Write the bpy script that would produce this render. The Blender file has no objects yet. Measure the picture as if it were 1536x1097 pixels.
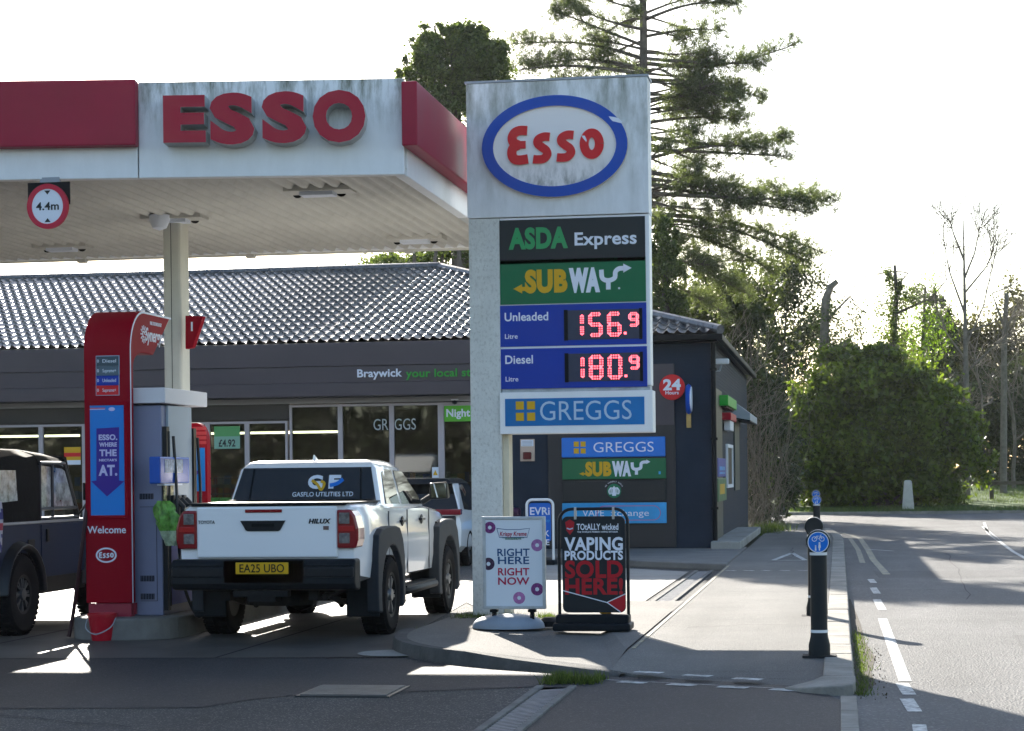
import bpy, bmesh, math, random
import numpy as np
from mathutils import Vector, Matrix
R_ = math.radians
random.seed(7); np.random.seed(7)
SC = bpy.context.scene
COL = SC.collection

# ------------------------------------------------------------------ camera, sky, sun, exposure
H, FPX, CX, CY, RHO = 1.65, 3000.0, 768.0, 712.0, 0.011
YAW = math.atan(489 / FPX)
FW = Vector((-math.sin(YAW), math.cos(YAW), 0)); RT = Vector((math.cos(YAW), math.sin(YAW), 0)); UP = Vector((0, 0, 1))
cam = bpy.data.cameras.new('camera'); camo = bpy.data.objects.new('camera', cam); COL.objects.link(camo)
cam.sensor_width = 36; cam.lens = FPX / 1536 * 36; cam.shift_y = (CY - 548.5) / 1536
cam.clip_start = 0.1; cam.clip_end = 2000
r2 = RT * math.cos(RHO) - UP * math.sin(RHO); u2 = UP * math.cos(RHO) + RT * math.sin(RHO)
mw = Matrix((r2, u2, -FW)).transposed().to_4x4(); mw.translation = Vector((0, 0, H)); camo.matrix_world = mw
SC.camera = camo

SUN_EL, SUN_AZ = math.atan(0.43), R_(21.6)          # azimuth to the left of +Y
world = bpy.data.worlds.new('World'); SC.world = world; world.use_nodes = True
wn = world.node_tree.nodes; bg = wn['Background']
sky = wn.new('ShaderNodeTexSky'); sky.sky_type = 'NISHITA'; sky.sun_disc = False
sky.sun_elevation = SUN_EL; sky.sun_rotation = -SUN_AZ; sky.dust_density = 0.9; sky.air_density = 1.0; sky.ozone_density = 1.0
world.node_tree.links.new(sky.outputs[0], bg.inputs[0]); bg.inputs[1].default_value = 0.10
sl = bpy.data.lights.new('sun', 'SUN'); sl.energy = 5.0; sl.angle = R_(0.53); sl.color = (1, 0.94, 0.84)
so = bpy.data.objects.new('sun', sl); COL.objects.link(so)
SDIR = Vector((-math.sin(SUN_AZ) * math.cos(SUN_EL), math.cos(SUN_AZ) * math.cos(SUN_EL), math.sin(SUN_EL)))
so.rotation_euler = SDIR.to_track_quat('Z', 'Y').to_euler()
SC.view_settings.view_transform = 'Standard'; SC.view_settings.look = 'None'
SC.view_settings.exposure = 1.6; SC.view_settings.gamma = 1

# ------------------------------------------------------------------ measuring helpers (picture measure -> point on a real plane)
def ray(px, py):
    u = (px - CX) / FPX; v = (CY - py) / FPX
    return u * math.cos(RHO) + v * math.sin(RHO), -u * math.sin(RHO) + v * math.cos(RHO)
def at(px, py, Y):
    u, v = ray(px, py); d = Y / (RT.y * u + FW.y)
    return RT.x * u * d + FW.x * d, H + v * d
def gnd(px, py, z=0.0):
    u, v = ray(px, py); d = (z - H) / v
    return RT.x * u * d + FW.x * d, RT.y * u * d + FW.y * d
def atx(px, py, X):
    u, v = ray(px, py); Y = (u * FW.x * X - RT.x * X) / (RT.y - u * FW.y); d = FW.x * X + FW.y * Y
    return Y, H + v * d

# ------------------------------------------------------------------ materials
MATS = {}
def mat(name, rgb, rough=0.6, metal=0.0, spec=0.22, noise=None, bump=None, coat=0.0, emit=None, stain=None, island=0.0):
    if name in MATS: return MATS[name]
    m = bpy.data.materials.new(name); m.use_nodes = True
    n = m.node_tree.nodes; L = m.node_tree.links.new; b = n['Principled BSDF']
    b.inputs['Base Color'].default_value = (*rgb, 1); b.inputs['Roughness'].default_value = rough
    b.inputs['Metallic'].default_value = metal; b.inputs['Specular IOR Level'].default_value = spec
    b.inputs['Coat Weight'].default_value = coat; b.inputs['Coat Roughness'].default_value = 0.05
    tc = n.new('ShaderNodeTexCoord'); col = None
    if emit:
        b.inputs['Emission Color'].default_value = (*emit[0], 1); b.inputs['Emission Strength'].default_value = emit[1]
    if noise:
        sc, amt = noise[:2]; det = noise[2] if len(noise) > 2 else 6
        t = n.new('ShaderNodeTexNoise'); t.inputs['Scale'].default_value = sc; t.inputs['Detail'].default_value = det
        t.inputs['Roughness'].default_value = 0.65
        L(tc.outputs['Object'], t.inputs['Vector'])
        r = n.new('ShaderNodeMapRange'); r.inputs[1].default_value = 0.3; r.inputs[2].default_value = 0.7
        r.inputs[3].default_value = 1 - amt; r.inputs[4].default_value = 1 + amt
        L(t.outputs[0], r.inputs[0])
        mx = n.new('ShaderNodeVectorMath'); mx.operation = 'SCALE'; mx.inputs[0].default_value = rgb
        L(r.outputs[0], mx.inputs['Scale']); col = mx.outputs[0]
        rr = n.new('ShaderNodeMapRange'); rr.inputs[3].default_value = max(0, rough - 0.08); rr.inputs[4].default_value = min(1, rough + 0.08)
        L(t.outputs[0], rr.inputs[0]); L(rr.outputs[0], b.inputs['Roughness'])
    if stain:                                        # stain = (colour, mapping scale, low, high, amount)
        sc, ms, lo, hi, amt = stain[:5]
        mp = n.new('ShaderNodeMapping'); mp.inputs['Scale'].default_value = ms; L(tc.outputs['Object'], mp.inputs[0])
        t = n.new('ShaderNodeTexNoise'); t.inputs['Scale'].default_value = 1; t.inputs['Detail'].default_value = 9; t.inputs['Roughness'].default_value = 0.7
        L(mp.outputs[0], t.inputs['Vector'])
        r = n.new('ShaderNodeMapRange'); r.inputs[1].default_value = lo; r.inputs[2].default_value = hi; r.inputs[4].default_value = amt
        L(t.outputs[0], r.inputs[0]); fac = r.outputs[0]
        if len(stain) > 5:                           # growth that thins out downwards from the top edge
            sx = n.new('ShaderNodeSeparateXYZ'); L(tc.outputs['Object'], sx.inputs[0]); zr = n.new('ShaderNodeMapRange'); zr.inputs[1].default_value, zr.inputs[2].default_value, zr.inputs[3].default_value = stain[5]; L(sx.outputs['Z'], zr.inputs[0])
            mu = n.new('ShaderNodeMath'); mu.operation = 'MULTIPLY'; L(fac, mu.inputs[0]); L(zr.outputs[0], mu.inputs[1]); fac = mu.outputs[0]
        mx = n.new('ShaderNodeMix'); mx.data_type = 'RGBA'; L(fac, mx.inputs[0])
        if col: L(col, mx.inputs[6])
        else: mx.inputs[6].default_value = (*rgb, 1)
        mx.inputs[7].default_value = (*sc, 1); col = mx.outputs[2]
    if island:
        g = n.new('ShaderNodeNewGeometry'); r = n.new('ShaderNodeMapRange'); r.inputs[3].default_value = 1 - island; r.inputs[4].default_value = 1 + island
        L(g.outputs['Random Per Island'], r.inputs[0])
        mx = n.new('ShaderNodeVectorMath'); mx.operation = 'SCALE'
        if col: L(col, mx.inputs[0])
        else: mx.inputs[0].default_value = rgb
        L(r.outputs[0], mx.inputs['Scale']); col = mx.outputs[0]
    if col: L(col, b.inputs['Base Color'])
    if bump:
        sc, st = bump
        t = n.new('ShaderNodeTexNoise'); t.inputs['Scale'].default_value = sc; t.inputs['Detail'].default_value = 8
        L(tc.outputs['Object'], t.inputs['Vector'])
        bp = n.new('ShaderNodeBump'); bp.inputs['Strength'].default_value = st; bp.inputs['Distance'].default_value = 0.02
        L(t.outputs[0], bp.inputs['Height']); L(bp.outputs[0], b.inputs['Normal'])
    MATS[name] = m; return m

def asphalt(name, dark, light, specks, rough=0.85, scale=1.0, bumpd=0.012):
    m = bpy.data.materials.new(name); m.use_nodes = True; n = m.node_tree.nodes; L = m.node_tree.links.new; b = n['Principled BSDF']
    tc = n.new('ShaderNodeTexCoord')
    big = n.new('ShaderNodeTexNoise'); big.inputs['Scale'].default_value = 0.55; big.inputs['Detail'].default_value = 8; big.inputs['Roughness'].default_value = 0.7
    L(tc.outputs['Object'], big.inputs['Vector'])
    v = n.new('ShaderNodeTexVoronoi'); v.inputs['Scale'].default_value = 55 * scale; L(tc.outputs['Object'], v.inputs['Vector'])
    sp = n.new('ShaderNodeMapRange'); sp.inputs[1].default_value = 0.86; sp.inputs[2].default_value = 0.99
    sep = n.new('ShaderNodeSeparateColor'); L(v.outputs['Color'], sep.inputs[0]); L(sep.outputs[0], sp.inputs[0])
    a = n.new('ShaderNodeMix'); a.data_type = 'RGBA'; a.inputs[6].default_value = (*dark, 1); a.inputs[7].default_value = (*light, 1)
    r = n.new('ShaderNodeMapRange'); r.inputs[1].default_value = 0.3; r.inputs[2].default_value = 0.7; L(big.outputs[0], r.inputs[0]); L(r.outputs[0], a.inputs[0])
    c = n.new('ShaderNodeMix'); c.data_type = 'RGBA'; c.inputs[7].default_value = (*specks, 1); L(a.outputs[2], c.inputs[6])
    s2 = n.new('ShaderNodeMath'); s2.operation = 'MULTIPLY'; s2.inputs[1].default_value = 0.7; L(sp.outputs[0], s2.inputs[0]); L(s2.outputs[0], c.inputs[0])
    # smoothed tyre tracks and dirt streaks along the lane
    mp = n.new('ShaderNodeMapping'); mp.inputs['Scale'].default_value = (1.3, 0.10, 1); L(tc.outputs['Object'], mp.inputs[0])
    t2 = n.new('ShaderNodeTexNoise'); t2.inputs['Scale'].default_value = 1; t2.inputs['Detail'].default_value = 5; L(mp.outputs[0], t2.inputs['Vector'])
    r3 = n.new('ShaderNodeMapRange'); r3.inputs[1].default_value = 0.3; r3.inputs[2].default_value = 0.7; r3.inputs[3].default_value = 0.8; r3.inputs[4].default_value = 1.2; L(t2.outputs[0], r3.inputs[0])
    sc = n.new('ShaderNodeVectorMath'); sc.operation = 'SCALE'; L(c.outputs[2], sc.inputs[0]); L(r3.outputs[0], sc.inputs['Scale'])
    L(sc.outputs[0], b.inputs['Base Color'])
    b.inputs['Roughness'].default_value = rough; b.inputs['Specular IOR Level'].default_value = 0.3
    bp = n.new('ShaderNodeBump'); bp.inputs['Strength'].default_value = 0.8; bp.inputs['Distance'].default_value = bumpd
    L(v.outputs['Distance'], bp.inputs['Height']); L(bp.outputs[0], b.inputs['Normal'])
    MATS[name] = m; return m

def leafmat(name, rgb, trans=0.5, var=0.5, rough=0.5):
    m = bpy.data.materials.new(name); m.use_nodes = True; n = m.node_tree.nodes; L = m.node_tree.links.new
    n.remove(n['Principled BSDF']); out = n['Material Output']
    g = n.new('ShaderNodeNewGeometry'); r = n.new('ShaderNodeMapRange'); r.inputs[3].default_value = 1 - var; r.inputs[4].default_value = 1 + var
    L(g.outputs['Random Per Island'], r.inputs[0])
    mx = n.new('ShaderNodeVectorMath'); mx.operation = 'SCALE'; mx.inputs[0].default_value = rgb; L(r.outputs[0], mx.inputs['Scale'])
    d = n.new('ShaderNodeBsdfPrincipled'); d.inputs['Roughness'].default_value = rough; d.inputs['Specular IOR Level'].default_value = 0.35; L(mx.outputs[0], d.inputs['Base Color'])
    t = n.new('ShaderNodeBsdfTranslucent')
    mt = n.new('ShaderNodeVectorMath'); mt.operation = 'MULTIPLY'; mt.inputs[1].default_value = (1.5, 1.6, 0.5); L(mx.outputs[0], mt.inputs[0]); L(mt.outputs[0], t.inputs[0])
    ms = n.new('ShaderNodeMixShader'); ms.inputs[0].default_value = trans; L(d.outputs[0], ms.inputs[1]); L(t.outputs[0], ms.inputs[2]); L(ms.outputs[0], out.inputs[0])
    MATS[name] = m; return m

def glassmat(name, tint, trans, rough=0.02):
    m = bpy.data.materials.new(name); m.use_nodes = True; n = m.node_tree.nodes; L = m.node_tree.links.new
    n.remove(n['Principled BSDF']); out = n['Material Output']
    t = n.new('ShaderNodeBsdfTransparent'); t.inputs[0].default_value = (*[c * trans for c in tint], 1)
    g = n.new('ShaderNodeBsdfGlossy'); g.inputs['Roughness'].default_value = rough; g.inputs['Color'].default_value = (1, 1, 1, 1)
    f = n.new('ShaderNodeFresnel'); f.inputs[0].default_value = 1.6
    ms = n.new('ShaderNodeMixShader'); L(f.outputs[0], ms.inputs[0]); L(t.outputs[0], ms.inputs[1]); L(g.outputs[0], ms.inputs[2]); L(ms.outputs[0], out.inputs[0])
    MATS[name] = m; return m

# ------------------------------------------------------------------ text and mesh builder
_fc = {}
def glyphs(s, bold=0.0, shear=0.0):
    k = (s, bold, shear)
    if k not in _fc:
        c = bpy.data.curves.new('t', 'FONT'); c.body = s; c.size = 1; c.offset = bold; c.shear = shear; c.space_character = 1 + 1.5 * max(0, bold); c.resolution_u = 4; c.fill_mode = 'FRONT'
        o = bpy.data.objects.new('t', c); me = o.to_mesh()
        v = np.array([x.co[:2] for x in me.vertices]) if len(me.vertices) else np.zeros((0, 2)); f = [tuple(p.vertices) for p in me.polygons]
        o.to_mesh_clear(); bpy.data.objects.remove(o); bpy.data.curves.remove(c)
        _fc[k] = (v, f)
    return _fc[k]
CAPH = None
def cr(pts, n=6, closed=False):                       # Catmull-Rom densify (2-D)
    P = [np.array(p, float) for p in pts]; out = []; N = len(P)
    for i in range(N if closed else N - 1):
        p0 = P[(i - 1) % N] if closed or i else P[0]; p1 = P[i]; p2 = P[(i + 1) % N]
        p3 = P[(i + 2) % N] if closed or i + 2 < N else P[-1]
        for k in range(n):
            t = k / n
            out.append(tuple(0.5 * ((2 * p1) + (-p0 + p2) * t + (2 * p0 - 5 * p1 + 4 * p2 - p3) * t * t + (-p0 + 3 * p1 - 3 * p2 + p3) * t ** 3)))
    if not closed: out.append(tuple(P[-1]))
    return out

class MB:
    def __init__(s): s.v = []; s.f = []; s.m = []
    def add(s, vs, fs, mi=0):
        b = len(s.v); s.v.extend([tuple(p) for p in vs]); s.f.extend([tuple(i + b for i in f) for f in fs]); s.m.extend([mi] * len(fs)); return s
    def box(s, x0, x1, y0, y1, z0, z1, mi=0):
        v = [(x, y, z) for z in (z0, z1) for y in (y0, y1) for x in (x0, x1)]
        return s.add(v, [(0, 2, 3, 1), (4, 5, 7, 6), (0, 1, 5, 4), (2, 6, 7, 3), (0, 4, 6, 2), (1, 3, 7, 5)], mi)
    def hexa(s, p, mi=0):                             # 8 points: bottom ring 0-3 (ccw from above), top ring 4-7
        return s.add(p, [(3, 2, 1, 0), (4, 5, 6, 7), (0, 1, 5, 4), (1, 2, 6, 5), (2, 3, 7, 6), (3, 0, 4, 7)], mi)
    def prism(s, pts, axis, a, b, mi=0, cap=True):
        n = len(pts)
        def w(p, t): return {'x': (t, p[0], p[1]), 'y': (p[0], t, p[1]), 'z': (p[0], p[1], t)}[axis]
        v = [w(p, a) for p in pts] + [w(p, b) for p in pts]
        f = [(i, (i + 1) % n, n + (i + 1) % n, n + i) for i in range(n)]
        if cap: f += [tuple(range(n - 1, -1, -1)), tuple(range(n, 2 * n))]
        return s.add(v, f, mi)
    def loft(s, rings, mi=0, closed=True, caps=True):
        n = len(rings[0]); v = [p for r in rings for p in r]; f = []
        for k in range(len(rings) - 1):
            for i in range(n if closed else n - 1):
                j = (i + 1) % n; f.append((k * n + i, k * n + j, (k + 1) * n + j, (k + 1) * n + i))
        if caps and closed: f += [tuple(range(n - 1, -1, -1)), tuple((len(rings) - 1) * n + i for i in range(n))]
        return s.add(v, f, mi)
    def tube(s, pts, r, n=8, mi=0, r1=None):
        P = [Vector(p) for p in pts]; rings = []; N = len(P); ref = None
        for i, p in enumerate(P):
            t = (P[min(i + 1, N - 1)] - P[max(i - 1, 0)]).normalized()
            if ref is None: ref = t.orthogonal().normalized()
            ref = (ref - t * ref.dot(t)).normalized(); q = t.cross(ref)
            rr = r if r1 is None else r + (r1 - r) * i / max(1, N - 1)
            rings.append([p + (ref * math.cos(2 * math.pi * k / n) + q * math.sin(2 * math.pi * k / n)) * rr for k in range(n)])
        return s.loft(rings, mi)
    def lathe(s, prof, c=(0, 0, 0), n=24, axis='z', mi=0, a0=0, a1=2 * math.pi):
        full = abs(a1 - a0 - 2 * math.pi) < 1e-6; m = n if full else n + 1; rings = []
        for r, h in prof:
            ring = []
            for k in range(m):
                t = a0 + (a1 - a0) * k / n; x, y = r * math.cos(t), r * math.sin(t)
                p = {'z': (x, y, h), 'x': (h, x, y), 'y': (x, h, y)}[axis]; ring.append((c[0] + p[0], c[1] + p[1], c[2] + p[2]))
            rings.append(ring)
        return s.loft(rings, mi, closed=full, caps=False)
    def ring(s, cx, cz, a, b, a2, b2, y0, y1, mi=0, n=48, mi_side=None):   # elliptical ring facing -Y (y0 front, y1 back)
        v = []; f = []
        for k in range(n):
            t = 2 * math.pi * k / n; c, d = math.cos(t), math.sin(t)
            v += [(cx + a * c, y0, cz + b * d), (cx + a2 * c, y0, cz + b2 * d), (cx + a2 * c, y1, cz + b2 * d), (cx + a * c, y1, cz + b * d)]
        for k in range(n):
            i, j = 4 * k, 4 * ((k + 1) % n)
            f += [(i, i + 1, j + 1, j)]; 
        g = []
        for k in range(n):
            i, j = 4 * k, 4 * ((k + 1) % n)
            g += [(i + 1, i + 2, j + 2, j + 1), (i, j, j + 3, i + 3)]
        b0 = len(s.v); s.v.extend(v); s.f.extend([tuple(q + b0 for q in x) for x in f + g])
        s.m.extend([mi] * len(f) + [mi if mi_side is None else mi_side] * len(g)); return s
    def disc(s, cx, cz, a, b, y0, y1, mi=0, n=40):
        return s.prism([(cx + a * math.cos(2 * math.pi * k / n), cz + b * math.sin(2 * math.pi * k / n)) for k in range(n)], 'y', y0, y1, mi)
    def text(s, t, x, y, z, h, w=None, align='c', bold=0.0, depth=0.0, mi=0, mi_side=None, shear=0.0, face='-y', fn=None):
        global CAPH
        if CAPH is None: CAPH = glyphs('H')[0][:, 1].max()
        v, f = glyphs(t, bold, shear)
        if not len(v): return s
        v = v.copy(); x0, x1 = v[:, 0].min(), v[:, 0].max(); k = h / CAPH; kx = k if w is None else w / max(1e-6, x1 - x0)
        off = {'l': x0, 'c': (x0 + x1) / 2, 'r': x1}[align]
        u = (v[:, 0] - off) * kx; zz = v[:, 1] * k
        def P(a, b, d):
            if fn: return fn(x + a, z + b, d)
            return (x + a, y - d, z + b) if face == '-y' else (x + d, y + a, z + b)
        n = len(v); vs = [P(a, b, depth) for a, b in zip(u, zz)]; fs = [tuple(q) for q in f]; s.add(vs, fs, mi)
        if depth:
            cnt = {}
            for q in f:
                for i in range(len(q)):
                    e = (q[i], q[(i + 1) % len(q)])
                    if (e[1], e[0]) in cnt: cnt[(e[1], e[0])] = None
                    else: cnt[e] = 1
            vs2 = vs + [P(a, b, 0) for a, b in zip(u, zz)]
            s.add(vs2, [(e[0], e[1], e[1] + n, e[0] + n) for e, c in cnt.items() if c], mi if mi_side is None else mi_side)
        return s
    def ribbon(s, pts, w, fn, d0=0.0, d1=0.01, mi=0, mi_side=None):        # thick 2-D stroke; fn(u, v, d) -> point
        P = [np.array(p, float) for p in pts]; N = len(P); Lf = []; Rg = []
        for i in range(N):
            t = P[min(i + 1, N - 1)] - P[max(i - 1, 0)]; t /= max(1e-9, np.linalg.norm(t)); nn = np.array((-t[1], t[0]))
            Lf.append(P[i] + nn * w / 2); Rg.append(P[i] - nn * w / 2)
        v = [fn(*p, d1) for p in Lf] + [fn(*p, d1) for p in Rg] + [fn(*p, d0) for p in Lf] + [fn(*p, d0) for p in Rg]
        f = [(i, i + 1, N + i + 1, N + i) for i in range(N - 1)]
        g = [(i, 2 * N + i, 2 * N + i + 1, i + 1) for i in range(N - 1)] + [(N + i, N + i + 1, 3 * N + i + 1, 3 * N + i) for i in range(N - 1)]
        g += [(0, N, 3 * N, 2 * N), (N - 1, 3 * N - 1, 4 * N - 1, 2 * N - 1)]
        b = len(s.v); s.v.extend(v); s.f.extend([tuple(q + b for q in x) for x in f + g]); s.m.extend([mi] * len(f) + [mi if mi_side is None else mi_side] * len(g)); return s
    def poly(s, pts, fn, d0=0.0, d1=0.005, mi=0):
        n = len(pts); v = [fn(*p, d1) for p in pts] + [fn(*p, d0) for p in pts]
        return s.add(v, [tuple(range(n))] + [(i, (i + 1) % n, n + (i + 1) % n, n + i) for i in range(n)], mi)
    def build(s, name, mats, parent=None, bevel=0.0, smooth=None, loc=None, seg=2, fix=True):
        me = bpy.data.meshes.new(name); me.from_pydata([tuple(map(float, p)) for p in s.v], [], s.f)
        if not isinstance(mats, (list, tuple)): mats = [mats]
        for m in mats: me.materials.append(m)
        me.polygons.foreach_set('material_index', s.m)
        if fix:
            bm = bmesh.new(); bm.from_mesh(me); bmesh.ops.recalc_face_normals(bm, faces=bm.faces[:]); bm.to_mesh(me); bm.free()
        if smooth is not None:
            me.polygons.foreach_set('use_smooth', [True] * len(me.polygons)); me.set_sharp_from_angle(angle=R_(smooth))
        o = bpy.data.objects.new(name, me); COL.objects.link(o)
        if parent: o.parent = parent
        if loc: o.location = loc
        if bevel:
            b = o.modifiers.new('bevel', 'BEVEL'); b.width = bevel; b.segments = seg; b.limit_method = 'ANGLE'; b.angle_limit = R_(40)
        return o

def thing(name, label, cat, loc=(0, 0, 0), rz=0.0, group=None):
    o = bpy.data.objects.new(name, None); COL.objects.link(o); o.location = loc; o.rotation_euler = (0, 0, rz); o.empty_display_size = 0.2
    return tag(o, label, cat, group)
def tag(o, label, cat, group=None, kind=None):
    o['label'] = label; o['category'] = cat
    if group: o['group'] = group
    if kind: o['kind'] = kind
    return o
def struct(o): o['kind'] = 'structure'; return o
def copy_tree(o, parent=None):
    c = o.copy(); COL.objects.link(c)
    if parent: c.parent = parent
    for ch in list(o.children): copy_tree(ch, c)
    return c
def cut(o, cutter):                                   # apply a boolean difference and drop the cutter
    cob = cutter.build('cutter', []); md = o.modifiers.new('b', 'BOOLEAN'); md.operation = 'DIFFERENCE'; md.object = cob; md.solver = 'EXACT'
    bpy.context.view_layer.update()
    ev = o.evaluated_get(bpy.context.evaluated_depsgraph_get()); me = bpy.data.meshes.new_from_object(ev); o.modifiers.remove(md); o.data = me
    cm = cob.data; bpy.data.objects.remove(cob); bpy.data.meshes.remove(cm)
def mesh_np(name, verts, quads, m, parent=None, smooth=False):
    me = bpy.data.meshes.new(name); nv, nq = len(verts), len(quads); k = quads.shape[1]
    me.vertices.add(nv); me.vertices.foreach_set('co', np.asarray(verts, np.float32).ravel())
    me.loops.add(nq * k); me.loops.foreach_set('vertex_index', np.asarray(quads, np.int32).ravel())
    me.polygons.add(nq); me.polygons.foreach_set('loop_start', np.arange(0, nq * k, k, dtype=np.int32))
    try: me.polygons.foreach_set('loop_total', np.full(nq, k, np.int32))
    except Exception: pass
    me.materials.append(m); me.update(calc_edges=True); me.validate()
    o = bpy.data.objects.new(name, me); COL.objects.link(o)
    if parent: o.parent = parent
    return o
def leaves(name, C, size, m, parent=None, asp=0.55, jit=0.4, up=None, droop=0):
    """one diamond-shaped leaf at each centre in C"""
    n = len(C); A = np.random.normal(size=(n, 3))
    if up is not None: A = A * up[1] + np.asarray(up[0])
    A /= np.linalg.norm(A, axis=1, keepdims=True); B = np.cross(A, np.random.normal(size=(n, 3))); B /= np.linalg.norm(B, axis=1, keepdims=True)
    s = size * (1 + jit * np.random.uniform(-1, 1, (n, 1)))
    V = np.stack([C - A * s, C + B * s * asp, C + A * s, C - B * s * asp], 1).reshape(-1, 3)
    return mesh_np(name, V, np.arange(4 * n).reshape(n, 4), m, parent)
# ------------------------------------------------------------------ shared materials
WHITE = mat('white_paint', (0.78, 0.79, 0.80), 0.45, noise=(3, 0.05))
DIRTW = mat('stained_white', (0.72, 0.74, 0.76), 0.5, noise=(2, 0.05), stain=((0.13, 0.145, 0.10), (5, 5, 1.3), 0.40, 0.66, 0.85, (4.5, 5.75, .22)))
FASC = mat('stained_fascia', (0.76, 0.78, 0.80), 0.4, noise=(2, 0.05), stain=((0.09, 0.10, 0.055), (7, 7, 1.5), 0.42, 0.62, 0.92, (5.05, 5.62, .06)))
SPECK = mat('speckled_white', (0.60, 0.61, 0.58), 0.75, noise=(5, 0.08), stain=((0.17, 0.16, 0.14), (34, 34, 22), 0.50, 0.68, 0.45), bump=(40, 0.3))
CREAM = mat('cream_paint', (0.62, 0.56, 0.42), 0.55, noise=(4, 0.12), stain=((0.16, 0.14, 0.08), (6, 6, 1.2), 0.5, 0.75, 0.7))
SOFF = mat('soffit_cream', (0.54, 0.525, 0.475), 0.55, noise=(1.2, 0.12), stain=((0.25, 0.22, 0.16), (0.5, 4, 1), 0.55, 0.8, 0.5))
RED = mat('sign_red', (0.45, 0.008, 0.025), 0.42, noise=(2, 0.06))
REDD = mat('dull_red', (0.30, 0.012, 0.04), 0.5, noise=(1.5, 0.10))
LRED = mat('letter_red', (0.62, 0.012, 0.018), 0.4)
BLUE = mat('sign_blue', (0.002, 0.035, 0.34), 0.35, noise=(2, 0.04))
OBLUE = mat('oval_blue', (0.003, 0.065, 0.40), 0.38, noise=(2, 0.05))
GBLUE = mat('bakery_blue', (0.008, 0.15, 0.42), 0.35, noise=(1.2, 0.18))
BRIGHTB = mat('bright_blue', (0.012, 0.17, 0.62), 0.35, noise=(1.0, 0.15))
SKYB = mat('poster_blue', (0.01, 0.20, 0.62), 0.3)
CYAN = mat('cyan_blue', (0.03, 0.32, 0.65), 0.35, noise=(0.8, 0.25))
GREEN = mat('sign_green', (0.004, 0.13, 0.05), 0.35, noise=(2, 0.05))
ASDG = mat('grocer_green', (0.03, 0.30, 0.10), 0.4)
LIME = mat('lime_green', (0.10, 0.42, 0.03), 0.45)
YEL = mat('sign_yellow', (0.62, 0.36, 0.01), 0.45)
LETW = mat('letter_white', (0.70, 0.74, 0.82), 0.45)
LETG = mat('letter_blue_grey', (0.42, 0.56, 0.70), 0.45)
CHAR = mat('sign_charcoal', (0.018, 0.022, 0.024), 0.4)
BLACK = mat('black_plastic', (0.009, 0.010, 0.011), 0.5, spec=.10, noise=(8, 0.15))
SATIN = mat('satin_black', (0.012, 0.014, 0.017), 0.28)
RUB = mat('rubber', (0.010, 0.010, 0.011), 0.8, spec=.06, noise=(10, 0.2))
STEEL = mat('bare_steel', (0.45, 0.46, 0.48), 0.32, metal=1.0)
GREYM = mat('grey_paint', (0.30, 0.33, 0.37), 0.45, noise=(3, 0.08))
CONC = mat('concrete', (0.30, 0.29, 0.26), 0.85, noise=(2.5, 0.2), bump=(30, 0.5), stain=((0.10, 0.095, 0.08), (1.2, 1.2, 1.2), 0.5, 0.75, 0.5))
KERB = mat('kerb_stone', (0.27, 0.25, 0.215), 0.85, noise=(2.2, 0.35), bump=(35, 0.5))
LINE = mat('road_paint', (0.60, 0.60, 0.57), 0.7, stain=((0.14, 0.14, 0.13), (11, 11, 11), 0.42, 0.62, 0.9))
LINEY = mat('yellow_paint', (0.42, 0.37, 0.22), 0.7, stain=((0.16, 0.16, 0.15), (6, 6, 6), 0.38, 0.55, 0.92))
ROADM = asphalt('road_asphalt', (0.105, 0.102, 0.098), (0.155, 0.151, 0.145), (0.28, 0.27, 0.25), 0.8, 1.0, 0.02)
PATHM = asphalt('path_asphalt', (0.125, 0.12, 0.11), (0.18, 0.172, 0.157), (0.25, 0.24, 0.21), 0.85, 1.6, 0.010)
FOREM = asphalt('forecourt_asphalt', (0.034, 0.033, 0.032), (0.054, 0.052, 0.050), (0.30, 0.28, 0.24), 0.8, 1.9, 0.008)
DARKM = asphalt('dark_asphalt', (0.020, 0.021, 0.023), (0.031, 0.032, 0.034), (0.10, 0.10, 0.10), 0.7, 1.6, 0.006)
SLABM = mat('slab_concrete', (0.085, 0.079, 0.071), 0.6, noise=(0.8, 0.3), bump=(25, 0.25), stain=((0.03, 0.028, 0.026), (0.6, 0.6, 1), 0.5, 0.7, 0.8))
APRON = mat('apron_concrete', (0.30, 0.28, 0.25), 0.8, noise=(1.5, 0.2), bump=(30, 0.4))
GRASSM = mat('grass_ground', (0.055, 0.10, 0.018), 0.9, noise=(3, 0.35), bump=(12, 0.8))
EARTH = mat('earth', (0.05, 0.055, 0.03), 0.95, noise=(1, 0.4))

# ------------------------------------------------------------------ ground
def sheet(name, pts, z, m, sub=0):
    b = MB()
    if sub:
        pass
    b.add([(p[0], p[1], z if len(p) < 3 else p[2]) for p in pts], [tuple(range(len(pts)))])
    return struct(b.build(name, m))
sheet('ground', [(-700, -300), (700, -300), (700, 1200), (-700, 1200)], -0.03, EARTH)
sheet('road', [(-0.6, -20), (14, -20), (14, 77.6), (-3.5, 76), (-40, 76), (-40, 57.5), (-4.0, 57.5), (-1.0, 55), (-0.4, 50)], 0.0, ROADM)
sheet('forecourt', [(-40, -20), (-0.35, -20), (-0.35, 15.2), (-1.85, 16.0), (-1.85, 44), (-40, 44)], 0.004, FOREM)
sheet('access_road', [(-1.99, -20), (0.02, -20), (0.02, 14.4), (-0.12, 15.0), (-0.3, 16.1), (-1.84, 16.3), (-2.3, 15.6)], 0.008, DARKM)
sheet('dark_asphalt_strip', [(-16, 12.9), (-5.96, 13.59), (-4.52, 13.76), (-4.3, 14.3), (-4.0, 14.65), (-3.2, 14.9), (-2.33, 15.3), (-2.2, 16.2), (-2.9, 16.6), (-3.86, 17.4), (-3.95, 17.6), (-16, 17.2)], 0.008, DARKM)  # band of darker asphalt with a curved near edge
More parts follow.
